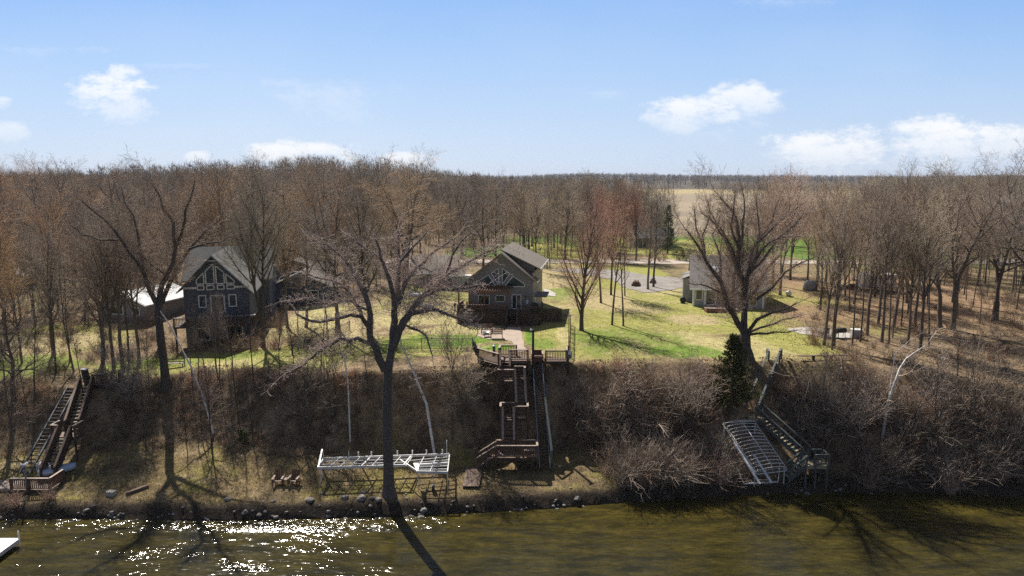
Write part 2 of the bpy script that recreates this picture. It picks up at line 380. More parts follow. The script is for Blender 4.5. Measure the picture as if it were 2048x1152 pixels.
for c in [(225,178,85,32,1),(245,150,38,22,.9),(650,190,150,34,.45,1),(560,170,60,18,.5,1),(610,304,120,24,.95),(805,318,55,14,.8),(395,310,28,9,.75),(1400,216,100,26,.95),(1490,192,80,26,.9),(1370,240,70,14,.5),
          (1650,292,110,34,.95),(1710,265,45,18,.8),(1880,268,95,38,1),(2010,270,70,28,.95),(1960,300,150,34,.6,1),(12,258,40,16,.5),(5,200,18,8,.6),(110,100,230,10,.3,1),(1900,330,200,20,.4,1),(1215,188,50,8,.25,1),(480,338,60,7,.4),(1600,5,130,8,.3,1),(330,132,120,7,.25,1)]:
    k = cloud(*c); acc = k if acc is None else mth(nt, 'MAXIMUM', acc, k)
front = mth(nt, 'GREATER_THAN', sx.outputs['Y'], .1)
acc = mth(nt, 'MULTIPLY', mth(nt, 'MINIMUM', acc, 1.), front)
veil = mth(nt, 'MULTIPLY', ramp(nt, nz(nt, 2.2, 5, .55, cv.outputs[0]), .45, .8), .10)
tot = mth(nt, 'MAXIMUM', mth(nt, 'MULTIPLY', acc, .93), mth(nt, 'MULTIPLY', veil, front))
cr = N(nt, 'ShaderNodeValToRGB'); nt.links.new(mth(nt, 'MAXIMUM', EL, 0.), cr.inputs[0])
cr.color_ramp.elements[0].position = 0; cr.color_ramp.elements[0].color = (.60,.72,.93,1)
cr.color_ramp.elements[1].position = .9; cr.color_ramp.elements[1].color = (.125,.155,.23,1)
for p_, c_ in ((.07,(.54,.69,.93,1)),(.16,(.42,.62,.94,1)),(.27,(.27,.50,.93,1)),(.42,(.17,.26,.48,1))):
    e = cr.color_ramp.elements.new(p_); e.color = c_
grad = N(nt, 'ShaderNodeVectorMath', operation='SCALE'); nt.links.new(cr.outputs[0], grad.inputs[0]); grad.inputs['Scale'].default_value = 5.45
fin = mixc(nt, tot, mixc(nt, .9, sky.outputs[0], grad.outputs[0]), (5.75,5.8,5.9))
W.cycles.sampling_method = 'MANUAL'; W.cycles.sample_map_resolution = 512
nt.links.new(fin, bg.inputs[0])
# ------------------------------------------------------------------ air
hb = MB().box(-3800, 3800, -650, 4000, -5, 60); hm = bpy.data.materials.new('haze_air'); hm.use_nodes = True; ht = hm.node_tree; ht.nodes.clear()
ho = ht.nodes.new('ShaderNodeOutputMaterial'); pv = ht.nodes.new('ShaderNodeVolumePrincipled'); pv.inputs['Density'].default_value = HAZE; pv.inputs['Color'].default_value = (.78,.84,.95,1); pv.inputs['Anisotropy'].default_value = .1
ht.links.new(pv.outputs[0], ho.inputs['Volume']); haze = tag(hb.build('haze', hm), 'thin pale air between the lake and the horizon', None, None, 'stuff')
# ------------------------------------------------------------------ camera
cd = bpy.data.cameras.new('camera'); cam = bpy.data.objects.new('camera', cd); COL.objects.link(cam)
cam.location = (0, 0, CH); cam.rotation_euler = (R(90)-CP, 0, 0)
cd.sensor_width = 36; cd.lens = 36*CF/2048; cd.clip_start = .5; cd.clip_end = 9000
SC.camera = cam
SC.view_settings.view_transform = 'Standard'; SC.view_settings.look = 'None'; SC.cycles.use_denoising = False; SC.view_settings.exposure = 0.5; SC.view_settings.gamma = 1
# ------------------------------------------------------------------ bare trees
class Acc:
    def __init__(s): s.g = {}
    def add(s, pts, rad, sides): s.g.setdefault((len(pts), sides), []).append((pts, rad))
    def arrays(s):
        VV = []; FF = []; off = 0
        for (K, S_), L in s.g.items():
            P = np.array([[tuple(p) for p in a] for a, _ in L]); Rr = np.array([r for _, r in L]); m = len(L)
            T = np.empty_like(P); T[:, 1:-1] = P[:, 2:]-P[:, :-2]; T[:, 0] = P[:, 1]-P[:, 0]; T[:, -1] = P[:, -1]-P[:, -2]
            T /= np.linalg.norm(T, axis=2, keepdims=True)+1e-9
            a = T[:, K//2]; ref = np.where(np.abs(a[:, 2:3]) > .75, np.array([[1., .2, 0]]), np.array([[.1, 0, 1.]]))
            ref = np.repeat(ref[:, None], K, 1)
            X = np.cross(T, ref); X /= np.linalg.norm(X, axis=2, keepdims=True)+1e-9; Y = np.cross(X, T)
            th = np.arange(S_)*2*np.pi/S_
            V = P[:, :, None]+Rr[:, :, None, None]*(X[:, :, None]*np.cos(th)[:, None]+Y[:, :, None]*np.sin(th)[:, None])
            VV.append(V.reshape(-1, 3))
            i = np.arange(K-1)[:, None]*S_; j = np.arange(S_)[None]
            q = np.stack([i+j, i+(j+1) % S_, i+(j+1) % S_+S_, i+j+S_], -1).reshape(-1, 4)
            FF.append((q[None]+(np.arange(m)*K*S_)[:, None, None]).reshape(-1, 4)+off); off += m*K*S_
        return np.concatenate(VV), np.concatenate(FF)
UP = Vector((0, 0, 1))
def perp(d, az):
    a = d.cross(UP if abs(d.z) < .95 else Vector((1, 0, 0))).normalized(); b = d.cross(a)
    return a*math.cos(az)+b*math.sin(az)
# per level: nseg, wiggle, up-tropism, n children per metre, t0, angle range, length ratio, radius ratio, sides
DMUL = 1.75; RMIN = .009
class Spec:
    def __init__(s, **k): s.__dict__.update(k)
def branch(acc, p, d, L, r, lv, sp, rng):
    n = sp.nseg[lv]; pts = [p.copy()]; rad = [r]; step = L/n; d = d.copy()
    for i in range(n):
        d = (d+Vector((rng.gauss(0, 1), rng.gauss(0, 1), rng.gauss(0, 1)))*sp.wig[lv]+UP*sp.trop[lv]).normalized()
        p = p+d*step; pts.append(p.copy()); rad.append(max(r*(1-(i+1)/n*sp.taper[lv]), RMIN*.65))
    acc[0 if lv <= 1 else 1].add(pts, rad, sp.sides[lv])
    kids(acc, pts, rad, L, lv, sp, rng)
def kids(acc, pts, rad, L, lv, sp, rng, t0=None, dens=1.):
    if lv+1 >= sp.levels: return
    n = len(pts)-1; t0 = sp.t0[lv] if t0 is None else t0
    nc = max(2, int(round(L*(1-t0)*sp.dens[lv]*dens*DMUL))) if lv > 0 else sp.n0
    az = rng.random()*6.3
    for k in range(nc):
        t = t0+(1-t0)*(k+rng.random()*.9)/nc; t = min(t, .985)
        i = min(int(t*n), n-1); f = t*n-i
        p = pts[i].lerp(pts[i+1], f); d = (pts[i+1]-pts[i]).normalized(); r = rad[i]*(1-f)+rad[i+1]*f
        az += 2.4+rng.uniform(-.5, .5); a = R(rng.uniform(*sp.ang[lv]))
        dd = d*math.cos(a)+perp(d, az)*math.sin(a)
        if dd.z < sp.minz[lv]: dd.z = sp.minz[lv]*.5+abs(dd.z)*.2; dd.normalize()
        if lv == 0: ln = sp.l0*sp.shape(t)*rng.uniform(.75, 1.15)
        else: ln = L*sp.ratio[lv]*(1.15-.65*t)*rng.uniform(.65, 1.25)
        rr = min(r*.75, max(RMIN, ln*sp.rk[lv]))
        branch(acc, p, dd, ln, rr, lv+1, sp, rng)
def S0(**k):
    b = dict(levels=5, nseg=[9,6,4,3,2], wig=[.05,.12,.16,.2,.25], trop=[.02,.07,.06,.05,.04], taper=[.93,.85,.8,.7,.6], sides=[7,5,4,3,3],
             t0=[.4,.2,.15,.1], n0=26, dens=[0,1.5,2.2,3.4], ang=[(30,55),(28,55),(25,60),(25,65)], minz=[.1,-.1,-.25,-.4],
             ratio=[0,.46,.48,.5], rk=[.019,.012,.0075,.0065], l0=6., shape=lambda t: 1.0)
    b.update(k); return Spec(**b)
SPECS = dict(
 forest=S0(n0=28, t0=[.38,.2,.15,.1], l0=5.8, shape=lambda t: math.sin((1.12-t)*2.2)**.8 if t < 1.1 else .3, ang=[(22,46),(25,50),(25,60),(25,60)], trop=[.03,.1,.08,.06,.05]),
 oak=S0(n0=17, t0=[.33,.25,.15,.1], l0=8.0, shape=lambda t: 1.1-.55*t, ang=[(38,68),(30,60),(30,65),(30,70)], wig=[.09,.2,.24,.26,.3], trop=[.02,.06,.04,.03,.02], rk=[.025,.016,.009,.007]),
 whip=S0(n0=18, t0=[.46,.2,.15,.1], l0=3.0, shape=lambda t: 1.15-.7*t, ang=[(20,42),(25,45),(25,55),(25,55)], trop=[.02,.1,.08,.06,.05], wig=[.035,.1,.14,.2,.25], dens=[0,1.8,2.6,3.6]),
 lawn=S0(n0=34, t0=[.2,.2,.15,.1], l0=6.0, shape=lambda t: (1.25-t)**.75*min(1, .55+t*1.6), ang=[(24,50),(22,46),(22,50),(25,55)], trop=[.02,.10,.08,.07,.05], dens=[0,1.7,2.3,3.4], wig=[.04,.09,.13,.18,.22]),
 poplar=S0(n0=26, t0=[.3,.2,.15,.1], l0=3.8, shape=lambda t: 1.2-.7*t, ang=[(20,38),(22,42),(25,50),(25,55)], trop=[.03,.12,.1,.06,.05]),
 small=S0(levels=4, n0=14, t0=[.25,.15,.1], l0=2.0, shape=lambda t: 1.2-.7*t, nseg=[6,4,3,2], dens=[0,3.2,4.5], ratio=[0,.5,.5], ang=[(25,50),(30,55),(30,60)]),
)
def tmesh(nm, acc, mat):
    V, F = acc.arrays(); o = np_mesh(nm, V, F, mat, True); return o
def make_tree(kind, H, r0, seed, lean=0.02, forks=1):
    rng = random.Random(seed); sp = SPECS[kind]; acc = [Acc(), Acc()]
    if forks == 1:
        d = Vector((rng.gauss(0, lean), rng.gauss(0, lean), 1)).normalized(); p = Vector((0, 0, -.3))
        n = sp.nseg[0]; pts = [p]; rad = [r0*1.35]; L = H*.9; q = p
        for i in range(n):
            d = (d+Vector((rng.gauss(0, 1), rng.gauss(0, 1), 0))*sp.wig[0]+UP*.04).normalized(); q = q+d*(L/n)
            pts.append(q); rad.append(max(.01, r0*(1-(i+1)/n*.95)))
        pts.insert(1, pts[0].lerp(pts[1], .35)); rad.insert(1, r0)
        acc[0].add(pts, rad, 8); kids(acc, pts, rad, L, 0, sp, rng)
    else:
        hs = H*rng.uniform(.1, .22); st = [Vector((0,0,-.3)), Vector((0,0,hs*.4)), Vector((0,0,hs))]
        acc[0].add(st, [r0*1.4, r0*1.05, r0*.98], 9); a0 = rng.random()*6
        for f in range(forks):
            a = a0+f*6.283/forks; tl = rng.uniform(.15, .38)
            d = Vector((math.cos(a)*tl, math.sin(a)*tl, 1)).normalized(); L = (H-hs)*rng.uniform(.82, .97); q = st[-1]; n = 8
            pts = [q]; rad = [r0*.72]
            for i in range(n):
                d = (d+Vector((rng.gauss(0, 1), rng.gauss(0, 1), 0))*sp.wig[0]*1.6+UP*.05).normalized(); q = q+d*(L/n)
                pts.append(q); rad.append(max(.01, r0*.72*(1-(i+1)/n*.94)))
            acc[0].add(pts, rad, 7); n0 = sp.n0; sp.n0 = max(8, int(n0*.75)); kids(acc, pts, rad, L, 0, sp, rng, t0=.2); sp.n0 = n0
    return acc
TPL = {}
def template(key, kind, H, r0, seed, forks=1):
    acc = make_tree(kind, H, r0, seed, forks=forks)
    TPL[key] = (tmesh('trunk', acc[0], M['bark']), tmesh('crown', acc[1], M['twig']), H)
def tcol(c, dc=.12, rng=random):
    k = 1+rng.uniform(-dc, dc)*2; return (c[0]*k*rng.uniform(.95,1.06), c[1]*k, c[2]*k*rng.uniform(.93,1.05), 1)
GREY, BROWN, TAN, ORANGE, RED, PALE, DARK = (.88,.86,.85), (1.0,.90,.80), (1.2,1.08,.88), (1.3,1.06,.78), (1.05,.74,.70), (1.35,1.26,1.16), (.5,.46,.45)
def put_tree(key, pos, H, name='bare_tree', label='', group=None, col=BROWN, rz=None, wid=1., rng=random, tcolr=None):
    tr, cr, h0 = TPL[key]; s = H/h0
    e = empty(name, pos, rng.uniform(0, 6.28) if rz is None else rz, label, 'tree', group)
    e.scale = (s*wid, s*wid, s)
    for o in (tr, cr):
        c = o.copy(); COL.objects.link(c); c.parent = e; c.color = tcol(col if o is cr else (tcolr or GREY), .15, rng)
    return e
for i in range(3): template(('forest', i), 'forest', 18, .20, 10+i)
for i in range(2): template(('oak', i), 'oak', 19, .32, 20+i, forks=1 if i == 0 else 2)
for i in range(3): template(('whip', i), 'whip', 15, .11, 30+i)
template(('lawn', 0), 'lawn', 15.5, .23, 40); template(('lawn', 1), 'lawn', 15, .2, 41, forks=2)
template(('poplar', 0), 'poplar', 17, .2, 42); template(('small', 0), 'small', 5, .06, 43); template(('small', 1), 'small', 4.5, .05, 44, forks=3)
TH = {k: v[2] for k, v in TPL.items()}
# ---- hero trees: limbs follow the photographed habit, each limb at its own depth
def hero(name, label, base, limbs, trunk, group=None, tint=GREY, ttint=(.9,.9,.95), sp=None, dens=1., seed=3, twscale=1.):
    global RMIN
    RMIN = .0115
    rng = random.Random(seed); acc = [Acc(), Acc()]; sp = sp or SPECS['oak']
    e = empty(name, base, 0, label, 'tree', group)
    def path(P, Y0, y1):
        out = []; n = len(P)-1
        for i, (u, v) in enumerate(P):
            out.append(PY(u, v, Y0+(y1-Y0)*(i/n)**1.1)-base)
        # subdivide with small kinks
        res = []
        for i in range(n):
            a, b = out[i], out[i+1]; res.append(a); L = (b-a).length
            res.append(a.lerp(b, .5)+Vector((rng.gauss(0,1), rng.gauss(0,1), rng.gauss(0,1)))*min(L*.05, .12))
        res.append(out[-1]); return res
    tp, tr, Yt = trunk
    P = [PY(u, v, base.y+(Yt-base.y)*i/(len(tp)-1))-base for i, (u, v) in enumerate(tp)]; n = len(P)-1; P[0] = Vector((0, 0, -.4))
    rad = [tr[0]+(tr[1]-tr[0])*i/n for i in range(n+1)]; rad[0] = tr[0]*1.75
    P.insert(1, Vector((0,0,.15))); rad.insert(1, tr[0]*1.45); P.insert(2, Vector((0,0,.7))); rad.insert(2, tr[0]*1.12)
    P.append(P[-1]+(P[-1]-P[-2]).normalized()*.35); rad.append(tr[1]*.35)
    acc[0].add(P, rad, 18)
    for pts, Y1, r0, r1, dn in limbs:
        P = path(pts, Yt, Y1); n = len(P)-1; L = sum((P[i+1]-P[i]).length for i in range(n))
        rad = [r0*1.12+(r1*1.5-r0*1.12)*(i/n)**1.1 for i in range(n+1)]; acc[0].add(P, rad, 8)
        kids(acc, P, rad, L*.62, 1, sp, rng, t0=.2, dens=2.1*dn*dens); kids(acc, P, rad, L*.3, 1, sp, rng, t0=.1, dens=2.1*dn*dens)
        branch(acc, P[-1], (P[-1]-P[-2]).normalized(), L*.3, r1, 2, sp, rng)
    V, F = acc[0].arrays(); t = np_mesh('trunk', V, F, M['bark'], True, e); t.color = (*ttint, 1)
    V, F = acc[1].arrays(); c = np_mesh('crown', V, F, M['twig'], True, e); c.color = (*tint, 1)
    print('HERO', name, len(F)); RMIN = .009
    return e
HS = S0(wig=[.09,.2,.22,.26,.3], trop=[.02,.05,.03,.0,-.02], ang=[(35,60),(30,62),(30,68),(30,75)], minz=[0,-.35,-.6,-.9], ratio=[0,.36,.5,.5], dens=[0,1.15,2.0,3.3], rk=[.016,.012,.0085,.007], nseg=[9,6,5,4,2])
b = Gg(778, 990)
hero('cottonwood_tree', 'huge spreading bare tree on the shore, its trunk crossing the white dock frame', b, [
 ([(770,740),(753,697),(739,657),(737,610),(728,575)], 47.2, .26, .10, .9),
 ([(742,660),(722,633),(702,630),(660,640),(622,642),(593,628)], 46.0, .14, .05, 1.0),
 ([(750,690),(715,676),(680,677),(650,695),(625,715),(607,731),(570,748)], 46.5, .15, .03, 1.1),
 ([(739,657),(720,620),(700,585),(660,560),(610,545)], 50.5, .14, .03, 1.1),
 ([(737,610),(715,560),(690,520),(655,490),(625,480)], 49.5, .13, .03, 1.1),
 ([(782,700),(786,661),(788,624),(793,595),(797,559),(799,525),(797,490),(796,462)], 50.5, .26, .03, 1.2),
 ([(789,620),(779,559),(768,530),(760,500),(750,478)], 47.0, .16, .03, 1.2),
 ([(795,610),(805,580),(815,559),(832,537),(855,515),(881,495),(905,478)], 51.5, .18, .03, 1.2),
 ([(785,700),(800,657),(815,632),(844,595),(870,573),(899,544),(924,533),(955,515),(985,500)], 48.5, .24, .03, 1.1),
 ([(800,657),(822,628),(852,621),(877,621),(903,632),(928,641),(955,655)], 45.5, .17, .03, 1.2),
 ([(815,632),(852,592),(873,579),(903,581),(935,577),(965,570)], 46.5, .13, .03, 1.0),
 ([(792,690),(811,650),(837,661),(855,679),(865,712)], 46.6, .11, .025, 1.0),
 ([(799,525),(825,495),(845,475),(858,458)], 49.0, .1, .02, 1.2),
 ([(768,526),(735,500),(708,480),(692,468)], 49.8, .1, .02, 1.2),
 ([(737,620),(700,600),(660,610),(620,595),(580,600)], 48.0, .1, .02, 1.0),
 ([(893,545),(905,510),(925,480),(945,465)], 47.4, .08, .02, 1.1),
 ], ([(778,990),(777,940),(775,880),(774,820),(775,770),(777,735),(782,705)], (.40,.29), 48.2), tint=(1.5,1.4,1.42), ttint=(1.0,1.0,1.04), sp=HS, seed=5, dens=4.2)
b = Gg(1490, 722)
hero('maple_tree', 'low-forked bare tree with a stout trunk behind the dark green cedar', b, [
 ([(1489,668),(1475,646),(1455,614),(1441,562),(1413,524),(1392,486),(1371,458)], 57.5, .27, .03, 1.3),
 ([(1455,614),(1448,590),(1430,580),(1402,569),(1376,566)], 57.0, .1, .02, .8),
 ([(1489,668),(1489,618),(1488,562),(1475,527),(1479,479),(1474,444),(1460,415),(1440,395)], 62.5, .27, .03, 1.3),
 ([(1480,500),(1486,440),(1489,410),(1484,375)], 61.5, .11, .02, 1.3),
 ([(1491,580),(1500,540),(1507,527),(1527,496),(1552,479),(1600,473)], 58.8, .18, .02, 1.3),
 ([(1505,530),(1514,486),(1517,444),(1512,390)], 63.0, .14, .02, 1.3),
 ([(1478,655),(1468,635),(1467,583),(1472,534),(1450,480),(1430,440),(1415,400)], 64.5, .2, .02, 1.3),
 ([(1492,668),(1514,639),(1545,625),(1593,607)], 58.0, .17, .03, 1.1),
 ([(1492,670),(1515,667),(1550,664),(1595,660)], 57.2, .12, .02, 1.0),
 ([(1500,664),(1534,652),(1562,640),(1605,630)], 62.5, .11, .02, 1.0),
 ([(1485,650),(1495,600),(1520,560),(1560,510),(1585,440)], 66., .18, .02, 1.3),
 ([(1489,600),(1505,500),(1545,440),(1560,395)], 64., .15, .02, 1.3),
 ([(1413,524),(1405,470),(1420,430)], 59., .09, .02, 1.2),
 ([(1441,562),(1440,510),(1425,470),(1440,430)], 61., .09, .02, 1.2),
 ([(1500,545),(1540,500),(1590,450),(1622,425)], 61.5, .12, .02, 1.2), ([(1477,535),(1440,455),(1402,425)], 63., .1, .02, 1.2), ([(1514,486),(1560,440),(1608,405)], 62., .1, .02, 1.2),
 ([(1413,524),(1392,455),(1388,415)], 58.5, .09, .02, 1.2), ([(1512,600),(1570,545),(1628,515)], 60., .12, .02, 1.1), ([(1480,500),(1462,450),(1470,390)], 59.5, .1, .02, 1.2),
 ], ([(1490,722),(1489,695),(1489,670)], (.6,.5), 60.4), tint=(1.15,1.02,.95), ttint=(.8,.78,.76), sp=S0(wig=[.09,.14,.16,.2,.25], trop=[.02,.07,.05,.04,.03], ang=[(35,60),(26,52),(28,55),(30,60)], minz=[0,-.2,-.4,-.5], ratio=[0,.34,.5,.5], dens=[0,1.25,2.2,3.3]), seed=8, dens=2.9)
b = Gg(332, 772)
hero('oak_tree', 'tall many-limbed bare tree on the bluff edge between bright-roofed cabin and blue house', b, [
 ([(318,610),(309,598),(295,567),(278,529),(243,480),(208,439),(163,401)], 58., .22, .03, 1.1),
 ([(290,555),(280,500),(267,432),(243,375)], 62.5, .15, .02, 1.1),
 ([(320,605),(319,592),(333,553),(351,494),(347,446),(326,418),(305,369)], 60., .24, .03, 1.1),
 ([(324,605),(330,588),(351,543),(378,498),(417,456),(448,425)], 64., .22, .03, 1.1),
 ([(333,553),(302,529),(285,512),(262,500)], 60., .1, .02, 1.1),
 ([(351,494),(370,440),(380,400),(390,360)], 59., .13, .02, 1.1),
 ([(378,498),(405,490),(440,485),(470,470)], 61.5, .1, .02, 1.1),
 ([(243,480),(200,480),(165,470),(140,450)], 60., .1, .02, 1.1),
 ], ([(332,772),(328,730),(322,680),(316,625),(318,605)], (.36,.31), 61.), tint=(.95,.85,.78), ttint=(.7,.7,.7), sp=S0(wig=[.09,.15,.18,.2,.25], ratio=[0,.36,.48,.5], dens=[0,1.2,2.2,3.4]), seed=13, dens=3.2)
# ------------------------------------------------------------------ individual trees
rw = random.Random(21)
LIST = []      # every placed base (x, y), to keep trees apart
BOX = []       # keep-out rectangles x0, x1, y0, y1
def place(key, u, v, vtop, label, group=None, col=BROWN, wid=1., rz=None, name='bare_tree', tc_=None):
    p = Gg(u, v); H = PY(u, vtop, p.y).z-p.z
    LIST.append((p.x, p.y))
    return put_tree(key, p, H, name, label, group, col, rz, wid, rw, tc_)
REDB = (1.25,.90,.80)
# lawn trees right of the middle house
place(('lawn',0), 1163, 661, 372, 'rounded bare maple with reddish twigs, nearest tree right of the tan house', col=REDB, rz=.4, name='maple_tree', wid=1.06)
place(('whip',0), 1224, 650, 400, 'slim straight bare tree just right of the rounded maple on the lawn', col=REDB, wid=1.3)
place(('whip',1), 1247, 652, 420, 'thinnest bare lawn tree, second right of the rounded maple', col=REDB, wid=1.2)
place(('forest',0), 1202, 606, 385, 'bare tree with a short dark trunk behind the slim lawn trees', col=REDB)
place(('forest',1), 1222, 590, 372, 'bare tree with a thick dark trunk left of the dark log heaps', col=REDB)
place(('whip',2), 1250, 592, 400, 'thin bare tree in front of the larger dark log heap', col=BROWN)
place(('poplar',0), 1296, 579, 352, 'left stem of the tall twin trees by the gravel drive', col=GREY, wid=.9)
place(('poplar',0), 1307, 574, 350, 'right stem of the tall twin trees by the gravel drive', col=GREY, wid=.9, rz=2.)
place(('forest',2), 1071, 541, 360, 'tall bare tree behind the right eave of the tan house', col=GREY)
place(('whip',0), 1094, 538, 385, 'slender bare tree close behind the tan house eave', col=BROWN)
place(('whip',1), 1100, 536, 400, 'thin rightmost bare tree of the three behind the tan house', col=BROWN)
place(('oak',0), 968, 560, 365, 'bare tree standing behind the tan house roof, left of its ridge', col=GREY)
# red maples in bud
for u, v, vt, lb in ((1205,520,372,'left bare maple with crimson buds beyond the gravel drive'),(1240,522,363,'middle and tallest bare maple with crimson buds beyond the gravel drive'),(1272,522,372,'right bare maple with crimson buds beyond the gravel drive')):
    place(('lawn',1), u, v, vt, lb, 'maples in red bud beyond the drive', RED, .75, name='maple_tree')
# trees round the blue house
place(('lawn',1), 526, 693, 350, 'forked bare tree on the lawn right of the blue house', col=GREY, rz=1.2)
place(('lawn',1), 432, 735, 588, 'bare tree on the bluff edge in front of the blue gable', col=(.8,.75,.75), wid=.8)
place(('whip',1), 452, 730, 600, 'thin bare tree just right of the one before the blue gable', col=(.8,.75,.75))
place(('whip',2), 397, 760, 590, 'thin bare tree on the bank left of the white birch pole', col=(.8,.75,.75))
place(('oak',1), 676, 664, 335, 'towering wide-forked bare oak beyond the black yard fence', col=(.75,.7,.7), rz=.9, name='oak_tree', wid=.9)
place(('oak',0), 612, 655, 400, 'leaning bare oak right of the grey garage wing', col=BROWN, rz=2.5, name='oak_tree', wid=.8)
place(('forest',0), 742, 672, 360, 'bare tree inside the fence left of the huge shore tree', col=BROWN)
place(('forest',2), 575, 655, 370, 'bare tree right behind the grey garage wing', col=ORANGE)
place(('whip',0), 655, 690, 450, 'thin bare tree standing at the black yard fence corner', col=BROWN)
place(('whip',1), 596, 668, 500, 'thin bare sapling behind the left end of the black fence', col=BROWN)
for i, (u, v, vt) in enumerate([(386,792,560),(414,782,545),(440,775,530),(470,782,540),(508,768,520),(300,790,600),(560,775,560),(168,800,590)]):
    place(('whip', i % 3), u, v, vt, 'thin dark bare tree in the loose row along the bluff edge before the blue house', 'thin trees along the bluff edge', DARK, wid=.8)
for i, (u, v, vt, k) in enumerate([(205,742,440,'forest'),(228,736,400,'forest'),(246,738,380,'forest'),(258,722,420,'whip'),(278,722,400,'forest'),(148,745,470,'whip'),(140,722,480,'whip'),(112,745,460,'whip'),(42,640,430,'forest'),(70,650,440,'forest')]):
    place((k, i % 3), u, v, vt, 'bare tree in the row between the left stairway and the cabin' if u > 100 else 'bare tree on the open lawn at the far left', 'trees near the left cabin', GREY if i % 2 else BROWN)
place(('oak',0), 30, 812, 560, 'crooked low bare tree reaching over the bank at the far left', col=DARK, wid=1.2, rz=.3)
for i, (u, v, vt, k, lb) in enumerate([(403,868,690,'whip','slim bare tree growing low on the bank just left of the long birch foot'),(462,835,680,'whip','slim bare tree on the bank between the long birch and the tiny cedar'),(545,800,650,'whip','thin bare tree on the bank above the two armchairs'),(250,820,680,'whip','slim bare tree on the bank right of the far left stairway'),(622,850,640,'small','small bare sapling on the bank above the dock frame left end'),
    (925,850,700,'small','small bare sapling on the bank left of the middle stairway'),(1640,870,690,'small','small bare sapling on the bank above the green stair landing'),(1705,930,740,'small','taller bare sapling low on the right bank near the shore'),(1862,880,680,'small','bare sapling on the right bank below the pollarded tree'),(1950,900,690,'small','bare sapling on the right bank near the right edge'),(1250,860,700,'small','bare sapling in the thicket right of the rail track'),(215,800,600,'whip','slim bare tree at the top of the left bank beside the left landing'),(590,772,570,'whip','slim bare tree on the bluff edge below the black fence left corner'),(642,760,540,'whip','slim bare tree on the bluff edge left of the short white birch trunk'),(735,765,600,'whip','slim bare tree on the bluff edge between short birch and huge tree'),(905,770,640,'small','small bare tree on the bluff edge left of the stair deck'),(70,800,560,'whip','slim bare tree at the top of the bank left of the far left tramway'),(1380,900,720,'small','bare sapling in the thicket left of the cedar')]):
    place((k, i % (3 if k == 'whip' else 2)), u, v, vt, lb, 'saplings and slim trees on the bank', rw.choice([GREY, BROWN, PALE]))
for i, (u, v, vt) in enumerate([(22,880,640),(58,850,650),(232,880,700),(262,860,690),(292,900,720),(372,880,690),(425,905,700),(505,880,690),(600,870,680),(660,840,660),(716,880,720),(842,880,730),(905,880,740)]):
    place(('whip' if i % 3 else 'small', i % 2), u, v, vt, 'thin bare stem growing out of the left or middle bank above the shore grass', 'thin stems on the left and middle bank', rw.choice([GREY, DARK, BROWN]), wid=.8)
# behind-right wood close by
for i, (u, v, vt, k) in enumerate([(1648,690,372,'forest'),(1664,700,420,'whip'),(1668,692,380,'forest'),(1704,690,400,'whip'),(1720,684,390,'whip'),(1734,671,345,'forest'),(1756,648,350,'forest'),(1763,684,360,'forest'),(1778,688,385,'whip'),(1787,655,330,'forest'),(1802,652,380,'whip'),(1815,690,400,'forest'),(1830,655,340,'forest'),(1840,700,360,'forest'),(1858,690,390,'whip'),(1905,660,330,'oak'),(1880,655,322,'oak'),(1640,620,365,'forest'),(1690,600,372,'forest')]):
    place((k, i % (2 if k == 'oak' else 3)), u, v, vt, 'bare tree among the close-set trunks between the patio and the right bank', 'woodland trees right of the patio', rw.choice([GREY, BROWN, PALE, BROWN]), wid=.9)
place(('oak',1), 1990, 640, 318, 'largest wide-crowned bare oak in the wood at the right edge', col=BROWN, name='oak_tree')
place(('oak',0), 1915, 752, 640, 'gnarled pollarded dark tree at the top of the right bank', col=DARK, name='oak_tree', wid=.8)
place(('oak',1), 2060, 660, 290, 'tall bare oak cut by the right edge of the picture', col=GREY, name='oak_tree')
for u, v, vt, c in ((1545,570,352,PALE),(1580,560,350,PALE),(1525,545,362,BROWN),(1560,590,345,PALE)):
    place(('lawn',1), u, v, vt, 'pale-twigged thick tree standing behind the grey cottage', 'pale trees behind the grey cottage', c, .85)
# tall specimens breaking the skyline
for i, (u, v, vt, c) in enumerate([(72,560,322,GREY),(150,548,345,ORANGE),(222,552,318,DARK),(290,556,350,GREY),(425,548,333,DARK),(508,552,345,GREY),(560,545,340,GREY),(655,540,322,DARK),(800,548,352,BROWN),(925,520,352,DARK),(1045,512,350,GREY),(1130,520,362,BROWN)]):
    place(('oak', i % 2), u, v, vt, 'tall dark-limbed oak rising above the wood along the skyline', 'tall oaks breaking the skyline', c, name='oak_tree', wid=rw.uniform(.95,1.2))
# ---- random woods
BOX += [(-38,-17,58,96), (-55,-40,72,96), (-12,12,58,104), (8,40,58,98), (20,58,118,150), (-12,16,58,112)]
def region(n, xf, y0, y1, kinds, label, group, cols, hr, gap=2.6, ok=None):
    k = 0; tries = 0
    while k < n and tries < n*60:
        tries += 1
        y = math.sqrt(rw.uniform(y0*y0, y1*y1)); a, b = xf(y); x = rw.uniform(a, b)
        if any(b0 < x < b1 and c0 < y < c1 for b0, b1, c0, c1 in BOX): continue
        if ok and not ok(x, y): continue
        if any((x-p[0])**2+(y-p[1])**2 < gap*gap for p in LIST): continue
        LIST.append((x, y)); k += 1; kd = rw.choice(kinds)
        put_tree(kd, gp(x, y), rw.uniform(*hr)*rw.choice([.7,.85,1,1,1.05])*(.85 if kd[0] == 'whip' else 1), 'bare_tree', label, group, rw.choice(cols), None, rw.uniform(.85, 1.15), rw)
f3 = [('forest',0),('forest',1),('forest',2),('forest',0),('forest',2),('oak',0),('oak',1),('oak',0),('oak',1),('lawn',1),('lawn',0)]
w3 = [('whip',0),('whip',1),('whip',2),('forest',0),('forest',1),('forest',2)]
